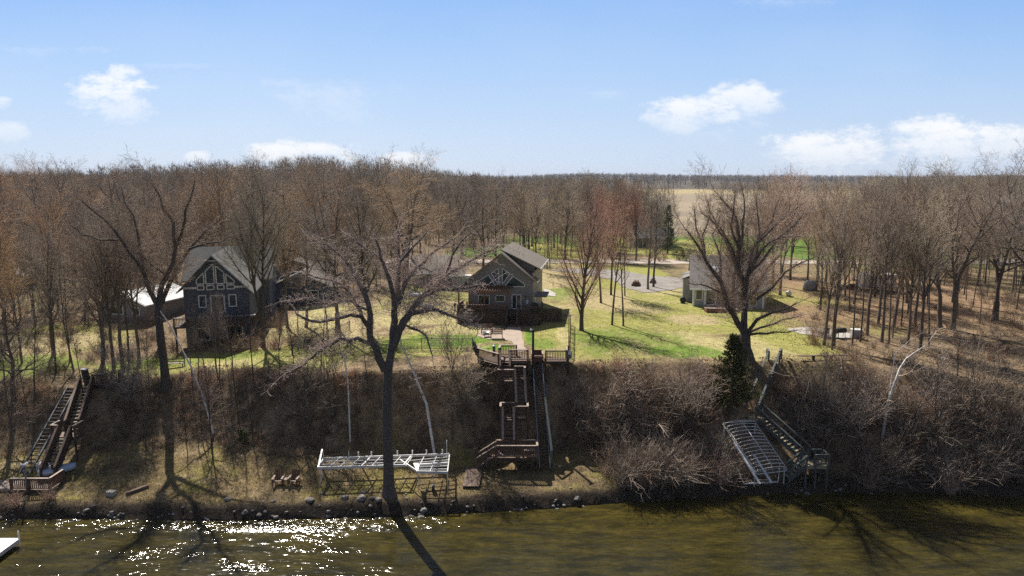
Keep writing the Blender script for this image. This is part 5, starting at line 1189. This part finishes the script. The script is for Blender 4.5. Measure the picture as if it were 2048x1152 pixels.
# log heaps by the drive
def logheap(u, v, n, L, label, rz):
    p = Gg(u, v); e = empty('log_heap', p, rz, label, 'log heap'); rr = random.Random(u); row = n; z = 0; y0 = 0
    while row > n-2:
        for i in range(row):
            r_ = rr.uniform(.17,.24); m = MB().tube([(-L/2+rr.uniform(-.15,.15),(i-row/2)*.42,.2+z),(L/2+rr.uniform(-.15,.15),(i-row/2)*.42,.2+z)], r_, 9); lo_ = m.build('log', M['bark'], e, False); lo_.color = (1.1,.85,.7,1)
        row -= 1; z += .34
logheap(1269, 571, 3, 1.9, 'larger dark heap of cut logs at the edge of the gravel drive', R(75)); logheap(1303, 566, 2, 1.5, 'smaller dark heap of cut logs beside the twin trees', R(70)); logheap(1706, 577, 3, 1.8, 'brown log heap left of the white trailer', R(20))
for u, lb in ((1106,'short stake on the lawn right of the tan house, nearer the house'),(1122,'short stake on the lawn right of the tan house, farther from the house')):
    p = Gg(u, 572 if u == 1106 else 575); m = MB().tube([(0,0,-.1),(0,0,.5)], .05, 6); m.lathe([(.07,.5),(.07,.56),(.02,.6)], 6); o = m.build('lawn_stake', M['greenwood']); o.location = p; tag(o, lb, 'stake')
# trailer and things in the right wood
p = Gg(1724,583); e = empty('cargo_trailer', p, R(-6), 'white enclosed cargo trailer standing in the right-hand wood', 'trailer')
MB().box(0,4.6,0,2.1,.45,2.4).build('body', pm('trailer_panel', (.62,.58,.54), (.52,.48,.45), 1, .5), e, bevel=.06); MB().box(-.03,4.63,-.03,2.13,2.4,2.47).build('roof', M['white'], e)
MB().box(-.04,-.005,.1,2.0,.55,2.3).build('rear_door', M['white'], e); MB().bar((4.6,1.05,.5),(5.6,1.05,.45),.1).build('drawbar', M['steel'], e)
for x in (1.9,2.7):
    w_ = MB().tube([(x,-.04,.33),(x,.18,.33)], .33, 14).build('wheel', M['black'], e); MB().tube([(x,-.06,.33),(x,-.03,.33)], .17, 10).build('rim', M['alu'], w_)
MB().box(1.45,3.15,-.1,-.005,.68,.76).build('fender', M['alu'], e)
p = Gg(1620,580); m = MB().lathe([(1.0,0),(1.02,.4),(.95,.9),(.7,1.25),(.3,1.4),(.02,1.42)], 14); o = m.build('covered_cart', pm('grey_tarpaulin', (.33,.33,.34), (.2,.2,.21), 2, .6, bmp=.05), None, True); o.location = p; o.scale = (1.05,.75,1); tag(o, 'grey tarpaulin-covered cart between the cottage and the trailer', 'covered cart')
p = Gg(1577,592); m = MB().lathe([(.2,0),(.36,.12),(.4,.4),(.32,.62),(.1,.72),(.1,.8),(.02,.82)], 14); o = m.build('gas_tank', M['white'], None, True); o.location = p; tag(o, 'small round white tank on the grass right of the grey cottage', 'tank')
p = Gg(1712,676); e = empty('storage_box', p, R(-8), 'grey storage box with a white lid at the right end of the patio', 'storage box')
MB().box(-.45,.45,-.4,.4,0,.85).build('box_body', siding('grey_box', (.36,.38,.42), .2, vert=True), e); MB().box(-.5,.5,-.45,.45,.85,.95).build('lid', M['white'], e, bevel=.02)
def patio_chair(u, v, rz, label):
    p = Gg(u, v); e = empty('patio_chair', p+Vector((0,0,.05)), rz, label, 'chair')
    MB().box(-.27,.27,-.25,.25,.42,.46).build('seat', M['brownwood'], e); MB().bar((0,.25,.46),(0,.34,1.0),.54,.03,up=(0,1,0)).build('backrest', M['brownwood'], e)
    for x in (-.25,.25):
        MB().bar((x,-.25,0),(x,-.25,.62),.03).build('leg', M['black'], e); MB().bar((x,.25,0),(x,.25,.62),.03).build('leg', M['black'], e); MB().bar((x,-.26,.63),(x,.3,.63),.05,.03).build('armrest', M['black'], e)
patio_chair(1652,674,R(160),'brown patio chair left of the grill cart on the right patio'); patio_chair(1669,675,R(200),'dark patio chair next to the grill cart on the right patio')
p = Gg(1681,675); e = empty('grill_cart', p, R(10), 'dark barrel grill cart on the patio beside the grey storage box', 'grill')
MB().tube([(-.5,0,.75),(.5,0,.75)], .27, 14).build('barrel', M['black'], e, True); MB().box(.55,.9,-.2,.2,.72,.76).build('side_shelf', M['greenwood'], e)
for x in (-.4,.4): MB().bar((x,-.2,0),(x,-.1,.6),.04).bar((x,.2,0),(x,.1,.6),.04).build('leg', M['steel'], e)
p = Gg(1645,720); e = empty('plank_bench', p, R(2), 'long low plank bench among leaves at the top of the right bank', 'bench')
MB().bar((-2.2,0,.42),(2.3,.1,.42),.3,.07).build('seat', M['deckwood'], e)
for x in (-.85,.8): MB().box(x-.09,x+.09,-.12,.16,-.1,.38).build('leg', M['brownwood'], e)
# forsythia, evergreen hedge bushes
def leafy(uv, H, Rr, label, mat, seed, n=900, name='shrub', group=None):
    rng = np.random.RandomState(seed); p = Gg(*uv); e = empty(name, p, 0, label, 'shrub', group); a = Acc(); s = Acc()
    for i in range(14):
        az = rng.uniform(0, 6.283); s.add([(0,0,-.05), (math.cos(az)*Rr*.3, math.sin(az)*Rr*.3, H*.5), (math.cos(az)*Rr*.8, math.sin(az)*Rr*.8, H*.85)], [.03,.02,.008], 4)
    for i in range(n):
        d = rng.normal(0, 1, 3); d /= np.linalg.norm(d); q = d*rng.uniform(.5, 1.05)*np.array([Rr, Rr, H*.5])*(1+.25*math.sin(d[0]*5+seed)); q[2] = abs(q[2]+H*.5)+.05
        f = d+rng.normal(0, .6, 3); f /= np.linalg.norm(f); l = rng.uniform(.12, .28); a.add([tuple(q), tuple(q+f*l*.5), tuple(q+f*l)], [.008,.03,.008], 3)
    V, F = s.arrays(); c = np_mesh('stems', V, F, M['twig'], True, e); V, F = a.arrays(); np_mesh('foliage', V, F, mat, True, e)
leafy((1536,590), 2.6, 1.3, 'golden yellow flowering bush at the right end of the grey cottage', pm('yellow_blossom', (.55,.36,.05), (.38,.24,.05), 3, .8), 3, 800, 'forsythia_bush')
for i, (u, v, H) in enumerate(((1358,521,2.2),(1372,522,2.6),(1386,521,2.4))): leafy((u, v), H, 1.6, ['left','middle','right'][i]+' dark evergreen bush of the three beside the far road', M['cedar'], 20+i, 900, 'evergreen_bush', 'evergreen bushes by the far road')
leafy((1318,523), 2.0, 1.9, 'round russet bush on the verge behind the twin trees', pm('russet_twigs', (.30,.17,.12), (.2,.12,.09), 3, .8), 31, 900, 'bush')
# ------------------------------------------------------------------ right stairway
s3 = empty('green_stairway', (0,0,0), 0, 'weathered grey-green stairway turning down the right bank beside the canopy frame', 'stairway'); GW = M['greenwood']
a_ = PY(1547,730,60.3); a_.z = 8.05; b_ = PY(1504,829,56.1); b_.z = 4.55
flight(s3, a_, b_, .95, GW, M['treadwood'], n=19, rmat=GW, cap=GW, sp=.9, h=.85)
railing(s3, [a_+Vector((-.48,.0,0)), a_+Vector((-.3,.9,.05))], .85, GW, GW, sp=.4); railing(s3, [a_+Vector((.48,0,0)), a_+Vector((1.0,.9,.05))], .85, GW, GW, sp=.4)
slab(s3, b_.x-.5, b_.x+.6, 55.1, 56.1, 4.5, M['treadwood'])
c_ = PY(1610,912,52.); c_.z = 2.25
flight(s3, (b_.x+.45,55.5,4.5), (c_.x+.1,52.1,2.3), .95, GW, M['treadwood'], n=13, rmat=GW, cap=GW, sp=.55)
x0 = c_.x-.35; slab(s3, x0, x0+1.75, 51.0, 52.1, 2.15, M['treadwood'])
railing(s3, [(x0+.6,52.1,2.15),(x0+1.75,52.1,2.15),(x0+1.75,51.0,2.15),(x0+.7,51.0,2.15)], .85, GW, GW, sp=.4)
flight(s3, (x0,51.45,2.15), (x0-1.35,51.2,1.1), .85, GW, M['treadwood'], rmat=GW, cap=GW, sp=.5, h=.75)
for x, y in ((x0+.05,51.0),(x0+1.7,51.0),(x0+1.7,52.1),(x0+.8,51.0)): post_to_ground(s3, x, y, 2.15, .11, GW)
for k, (x, y) in enumerate(((b_.x-.45,55.15),(b_.x+.55,55.15))): post_to_ground(s3, x, y, 4.5, .11, GW)
e = empty('folded_tarp', Gg(1600,935)+Vector((.2,0,.1)), R(35), 'rolled blue-grey tarpaulin beside the canopy frame at the stair foot', 'tarpaulin')
MB().tube([(-1.1,0,.1),(-.6,.05,.5),(0,0,.62),(.6,.08,.5),(1.0,.05,.55)], [.1,.2,.26,.2,.08], 9).build('roll', pm('blue_grey_tarp', (.30,.34,.42), (.2,.23,.3), 3, .6, bmp=.04), e, True)
# ------------------------------------------------------------------ boat lift with canopy frame
bl = empty('boat_lift', (0,0,0), 0, 'aluminium boat lift with a bare arched canopy frame, tilted on the right bank', 'boat lift')
TL, TR, BR_, BL = PY(1444,846,54.5), PY(1509,842,54.9), PY(1576,941,50.9), PY(1513,949,50.6)
def cq(s_, t, up=0.):   # s across, t along (0 far)
    p = TL.lerp(TR, s_).lerp(BL.lerp(BR_, s_), t); nrm = (TR-TL).cross(BL-TL).normalized()*-1
    if nrm.z < 0: nrm = -nrm
    return p+nrm*up
m = MB(); r_ = .032
rim = [cq(.04,0),cq(.0,.03),cq(0,.5),cq(0,.97),cq(.04,1),cq(.5,1),cq(.96,1),cq(1,.97),cq(1,.5),cq(1,.03),cq(.96,0),cq(.5,0),cq(.04,0)]
m.tube(rim, r_, 6); m.build('perimeter_tube', M['alu'], bl, True)
rib = None
for i in range(15):
    t = .035+i*.066; MB().tube([cq(.01,t),cq(.06,t,.22),cq(.25,t,.40),cq(.5,t,.46),cq(.75,t,.40),cq(.94,t,.22),cq(.99,t)], .03, 5).build('canopy_rib', M['alu'], bl, True)
MB().tube([cq(.5,.0,.1),cq(.5,.05,.48),cq(.5,.5,.48),cq(.5,.93,.48)], .028, 6).build('ridge_tube', M['alu'], bl, True)
m = MB()
for s_ in (.12,.3,.5,.68,.85): m.tube([cq(s_,.955,.42-abs(s_-.5)*.4),cq(s_,.985,.25),cq(s_,.995)], .014, 5)
m.tube([cq(.03,.975,.15),cq(.5,.975,.3),cq(.97,.975,.15)], .014, 5); m.tube([cq(.08,.93,.3),cq(.02,.99,0)], .014, 5); m.build('end_brace', M['alu'], bl, True)
m = MB().tube([cq(.03,.1,.1),cq(.03,.95,.1)], .022, 5).tube([cq(.97,.1,.1),cq(.97,.95,.1)], .022, 5); m.build('side_tube', M['alu'], bl, True)
p0, p1 = PY(1520,968,50.), PY(1543,966,50.1); q0, q1 = PY(1468,884,52.9), PY(1507,909,52.5)
for a_, b_2 in ((q0, p0), (q1, p1)):
    b_2.z = max(b_2.z, gz(b_2.x, b_2.y)+.12); MB().bar(a_, b_2, .16, .12).build('bunk_rail', M['alu'], bl)
MB().bar(q0.lerp(p0,.9), q1.lerp(p1,.9), .06).bar(q0.lerp(p0,.35)+Vector((0,0,-.1)), q1.lerp(p1,.25)+Vector((0,0,-.1)), .08).build('cross_member', M['treadwood'], bl)
f0 = Gg(1488,970); f1 = Gg(1556,966); f2 = Gg(1475,940); f3 = Gg(1560,935)
m = MB(); u_ = Vector((0,0,.1)); m.bar(f0+u_, f1+u_, .08); m.bar(f0+u_, f2+u_, .05); m.bar(f1+u_, f3+u_*3, .05); m.build('base_frame', M['alu'], bl)
for s_, t in ((.03,.05),(.97,.05),(.03,.93),(.97,.93)):
    p = cq(s_, t); m = MB().bar(Vector((p.x,p.y,gz(p.x,p.y)-.1)), p, .07); m.build('leg', M['alu'], bl)
# ------------------------------------------------------------------ stored dock frame on the shore
dk = empty('stored_dock', (0,0,0), 0, 'white aluminium dock frame without decking, stored on legs along the shore', 'dock'); zf_ = 2.45
def D(u, v):
    return PZ(u, v, zf_)
a0, a1, b0_, b1 = D(636,935), D(646,917.5), D(836,925), D(899,909)
fr0 = D(636.5,936); fr1 = D(812,931); re0 = D(647,917.7); re1 = D(898.5,909)
m = MB(); m.bar(fr0, fr1, .07, .2); m.bar(re0, re1, .07, .2); m.bar(fr0, re0, .07, .2)
pl0, pl1, pl2, dg = D(836,944), D(895,945), D(899,911), D(800,920)
m.bar(pl0, pl1, .07, .2).bar(pl1, pl2, .07, .2).bar(dg, pl0, .08, .16); i0, i1 = D(838,930), D(896,926); m.bar(i0, i1, .12, .16); m.bar(i0, pl0, .06, .16)
m.build('side_beams', M['alu'], dk)
m = MB()
for t in (.35,.68): m.bar(fr0.lerp(re0,t), D(799,919).lerp(D(820,931),.5-t*.3) if 0 else fr0.lerp(re0,t)+(fr1-fr0)*1.0, .035, .08)
for t in (.3,.65): m.bar(i0.lerp(pl0,t), i1.lerp(pl1,t), .035, .08); m.bar(D(812,918).lerp(i0,t), re1.lerp(i1,t), .035, .08)
m.build('stringers', M['alu'], dk)
for k in range(1, 12):
    t = k/12.; A = fr0.lerp(fr1+(fr1-fr0)*.45, t); B = re0.lerp(re1, t)
    if A.x < fr1.x+.1: MB().bar(A, Vector((A.x+.35,B.y,zf_)), .04 if k % 4 else .09, .1).build('cross_beam', M['alu'], dk)
for u in (824,848,873): a = D(u,914); MB().bar(a, Vector((a.x-.2, pl0.y, zf_)) if u > 840 else Vector((a.x-.2, D(824,932).y, zf_)), .04, .1).build('cross_beam', M['alu'], dk)
MB().prism([D(826,928)+Vector((0,0,.06)), D(838,929)+Vector((0,0,.06)), D(837,943)+Vector((0,0,.06)), D(832,941)+Vector((0,0,.06))], (0,0,.03)).build('gusset_plate', M['white'], dk)
for u in (717,743,795,825,853,885):
    v = 916-(u-700)*.03; p = D(u, v-3); MB().box(p.x-.05,p.x+.05,p.y-.03,p.y+.03,zf_,zf_+.36).build('bracket', M['alu'], dk)
for u, v, top, foot in ((640,936,2.4,1),(698,918,3.1,1),(836,944,2.5,1),(866,944,3.3,1),(895,945,2.5,1),(894,913,3.8,1),(660,918,2.4,1),(770,930,2.4,1)):
    p = D(u, v); MB().tube([(p.x,p.y,gz(p.x,p.y)-.05),(p.x,p.y,top)], .028, 8).build('leg_pole', M['alu'], dk, True)
MB().bar(fr0+Vector((0,0,.05)), re0+Vector((-.1,.15,.75)), .12, .06).bar(re0+Vector((-.1,.15,.75)), re0+Vector((0,.1,.05)), .06).build('end_ramp', M['alu'], dk)
p = D(866,944); z = gz(p.x,p.y); w_ = MB().tube([(p.x-.08,p.y,z+.3),(p.x+.1,p.y,z+.3)], .3, 16).build('wheel', M['black'], dk); MB().tube([(p.x-.1,p.y,z+.3),(p.x+.12,p.y,z+.3)], .12, 10).build('rim', M['alu'], w_)
# chairs and table
p = Gg(557,969); adirondack(p, R(4), 'left one of two brown wooden armchairs on the shore grass', M['redwood'], 1.05, None, M['railcap'])
p = Gg(588,969); adirondack(p, R(-5), 'right one of two brown wooden armchairs on the shore grass', M['redwood'], 1.05, None, M['railcap'])
p = Gg(572,969); e = empty('side_table', p, 0, 'small slatted side table between the two shore armchairs', 'table')
MB().box(-.26,.26,-.2,.2,.45,.48).build('table_top', M['railcap'], e)
for x in (-.22,.22): MB().box(x-.025,x+.025,-.18,-.13,0,.45).build('leg', M['redwood'], e); MB().box(x-.025,x+.025,.13,.18,0,.45).build('leg', M['redwood'], e)
p = Gg(223,990); o = MB().box(-.3,.3,-.22,.22,-.05,.32).build('concrete_block', M['concrete'], None, bevel=.03); o.location = p; o.rotation_euler = (0,0,R(-8)); tag(o, 'single pale concrete block on the left shore grass', 'block')
a_ = Gg(252,990); b_ = Gg(297,974); o = MB().bar(a_+Vector((0,0,.12)), b_+Vector((0,0,.12)), .22, .16).build('timber_beam', M['deckwood']); tag(o, 'loose timber beam lying on the left shore grass', 'beam')
# ------------------------------------------------------------------ left stairway, deck, lamp, pedal boat
s4 = empty('left_stairway', (0,0,0), 0, 'brown stairway with a wider top landing climbing the bank at the far left', 'stairway'); zt = 6.2
slab(s4, -37.5, -35.4, 59.1, 60.6, zt, boards='y'); railing(s4, [(-37.0,59.1,zt),(-36.2,59.1,zt),(-35.4,60.5,zt)], .95); post_to_ground(s4, -35.5, 59.2, zt); post_to_ground(s4, -37.4, 59.2, zt)
flight(s4, (-37.5,59.05,zt), (-36.1,54.4,3.7), 1.0, tmat=M['treadwood'], rmat=M['brownwood'], cap=M['deckwood'])
slab(s4, -37.1, -35.2, 53.3, 54.4, 3.6); railing(s4, [(-37.1,54.4,3.6),(-37.1,53.3,3.6),(-36.6,53.3,3.6)]); railing(s4, [(-35.2,54.4,3.6),(-35.2,53.3,3.6)])
for x in (-37.0,-35.3): post_to_ground(s4, x, 53.4, 3.6)
flight(s4, (-36.05,53.3,3.6), (-35.75,50.5,1.3), 1.0, tmat=M['treadwood'], rmat=M['brownwood'], cap=M['deckwood'])
slab(s4, -37.6, -34.5, 48.8, 50.5, 1.2, boards='y'); railing(s4, [(-37.4,48.8,1.2),(-36.1,48.8,1.2),(-34.5,48.8,1.2),(-34.5,50.4,1.2)], .85)
for x in (-37.4,-36,-34.6): post_to_ground(s4, x, 48.85, 1.2)
e = empty('boardwalk', (0,0,0), 0, 'plank walkway with sunlight painted into its pale boards, running off the left edge at the shore', 'boardwalk')
slab(e, -45, -37.65, 49.0, 50.4, 1.2, boards='y', mat=M['railcap'], name='planks')  # boards paler than the adjoining deck, sunlight put into their colour
for x in (-38.2,-41): post_to_ground(e, x, 49.1, 1.1, .1)
t2 = empty('hillside_tramway', (0,0,0), 0, 'dark rail pair for a lift beside the far left stairway', 'tramway'); m = MB()
for s_ in (-.4,.4): m.bar((-38.9+s_,59.2,6.0), (-37.9+s_,51.0,1.5), .09, .18)
m.build('rails', M['steel'], t2); m = None
for i in range(24):
    p = Vector((-38.9,59.2,6.0)).lerp(Vector((-37.9,51.0,1.5)), (i+.5)/24)
    if m is None: t = MB().box(-.42,.42,-.05,.05,-.03,.04).build('sleeper', M['brownwood'], t2); m = t.data
    else: t = bpy.data.objects.new('sleeper', m); COL.objects.link(t); t.parent = t2
    t.location = p
e = empty('winch_housing', (-38.1,60.0,gz(-38.1,60)), 0, 'tall dark winch housing with a pale cap left of the left landing', 'winch housing')
MB().bar((.1,0,0),(-.2,.1,1.35),.45,.35).build('housing', M['black'], e); MB().box(-.5,.1,-.15,.35,1.35,1.42).build('cap', M['white'], e)
lamp_post(-37.1, 60.9, 9.0, .05, 'slim dark lamp post behind the far left top landing', M['brownwood'], 2)
lamp_post(PY(56,980,48.7).x, 48.6, 3.3, .07, 'grey lamp post with three small heads on the left shore deck', M['steel'], 3)
p = Gg(112,948); e = empty('pedal_boat', p+Vector((.1,0,.3)), R(38), 'pale blue pedal boat stored beside the foot of the far left stairway', 'boat')
m = MB(); prof = [(-1.25,.12),(-1.15,.42),(-.6,.58),(.3,.6),(1.0,.45),(1.3,.12)]
for x, w in prof: m.v += [(x,-w,.22),(x,-w*.8,-.12),(x,w*.8,-.12),(x,w,.22),(x,w*.5,.3),(x,-w*.5,.3)]
for i in range(len(prof)-1):
    for j in range(6): a = i*6+j; b = i*6+(j+1) % 6; m.f.append((a, b, b+6, a+6))
m.f += [tuple(range(5,-1,-1)), tuple(range(30,36))]; m.build('hull', pm('pale_blue_plastic', (.55,.64,.80), (.45,.54,.7), 2, .35), e, True)
MB().box(-.35,.1,-.42,-.05,.28,.42).build('seat', M['black'], e, bevel=.03); MB().box(-.35,.1,.05,.42,.28,.42).build('seat', M['black'], e, bevel=.03); MB().box(-.5,-.38,-.42,.42,.3,.65).build('seat_back', M['white'], e, bevel=.03)
lp_ = empty('lattice_crate', Gg(84,948)+Vector((0,.3,.2)), R(10), 'white lattice crate stacked left of the pedal boat', 'crate'); m = MB()
for i in range(6): m.box(-.4+i*.15,-.36+i*.15,-.3,-.26,0,.7); m.box(-.4,.4,-.3,-.27,i*.13,i*.13+.04)
m.build('lattice', M['white'], lp_); MB().box(-.38,.38,-.24,.3,0,.6).build('crate_body', M['steel'], lp_)
# lake dock at the lower left corner
e = empty('lake_dock', (0,0,0), 0, 'light grey dock section standing in the water at the lower left corner', 'dock')
MB().box(-46,-32.8,40.4,42.9,.42,.5).build('deck_panel', pm('dock_panel', (.62,.60,.57), (.5,.48,.46), .8, .7), e); MB().box(-46,-32.75,42.9,42.96,.25,.51).box(-32.8,-32.74,40.4,42.96,.25,.51).box(-46,-32.75,40.34,40.4,.25,.51).build('edge_beam', M['alu'], e)
for x, y in ((-32.7,42.8),(-32.7,40.5),(-36,42.95)): MB().tube([(x,y,-1.5),(x,y,1.1)], .04, 8).build('pipe_leg', M['alu'], e, True)
e = empty('dock_bench', (-32.35,38.9,.0), 0, 'white dock step just inside the lower left corner', 'dock step'); MB().box(-1.6,.5,-.5,.3,.35,.5).build('tread', M['white'], e); MB().box(-1.5,.4,-.45,.25,-.8,.35).build('riser_frame', M['alu'], e)
# swing frame at the bluff edge on the left
p = Gg(350,735); e = empty('yard_swing', p, R(5), 'dark low garden seat frame right of the tall many-limbed tree', 'garden seat')
MB().box(-.8,.8,-.2,.25,.42,.47).build('seat', M['railcap'], e); MB().bar((-.8,.3,.5),(.8,.3,.5),.04,.08).bar((-.8,.34,.75),(.8,.34,.75),.04,.08).build('backrest', M['brownwood'], e)
for x in (-.8,.8): MB().bar((x,-.2,0),(x,-.2,.45),.07).bar((x,.28,0),(x,.36,.9),.07).build('leg', M['brownwood'], e)
# ------------------------------------------------------------------ stones along the waterline
rs = random.Random(9)
named = [(455,1000,.24,'large pale round stone at the bank edge, left of the two armchairs'),(724,997,.33,'flat grey slab stone on the grass left of the huge shore tree'),(743,997,.2,'pale egg-shaped stone between the slab stone and the huge shore tree'),(726,986,.22,'purplish flat stone behind the grey slab stone'),(757,1000,.24,'dark stone touching the foot of the huge shore tree'),(620,1002,.3,'pale angular stone at the edge below the dock frame left end'),(546,1003,.16,'small white round stone below the two armchairs'),(690,996,.28,'low grey stone left of the slab stone')]
for i, (u, v, r_, lb) in enumerate(named): p = Gg(u, v); stone(p.x, p.y, r_, lb, k=i+1)
for i in range(210):
    x = rs.uniform(-40, 6) if i < 180 else rs.uniform(6, 35); y = float(np.interp(x, SHX, SHY))+rs.choice([rs.uniform(-.6,.35), rs.uniform(-.3,.25), rs.gauss(.2,.7)])
    stone(x, y, rs.uniform(.05,.15)*(1.7 if rs.random() < .12 else 1), 'rounded field stone in the stony line along the water edge', 'stones along the water edge', k=i)
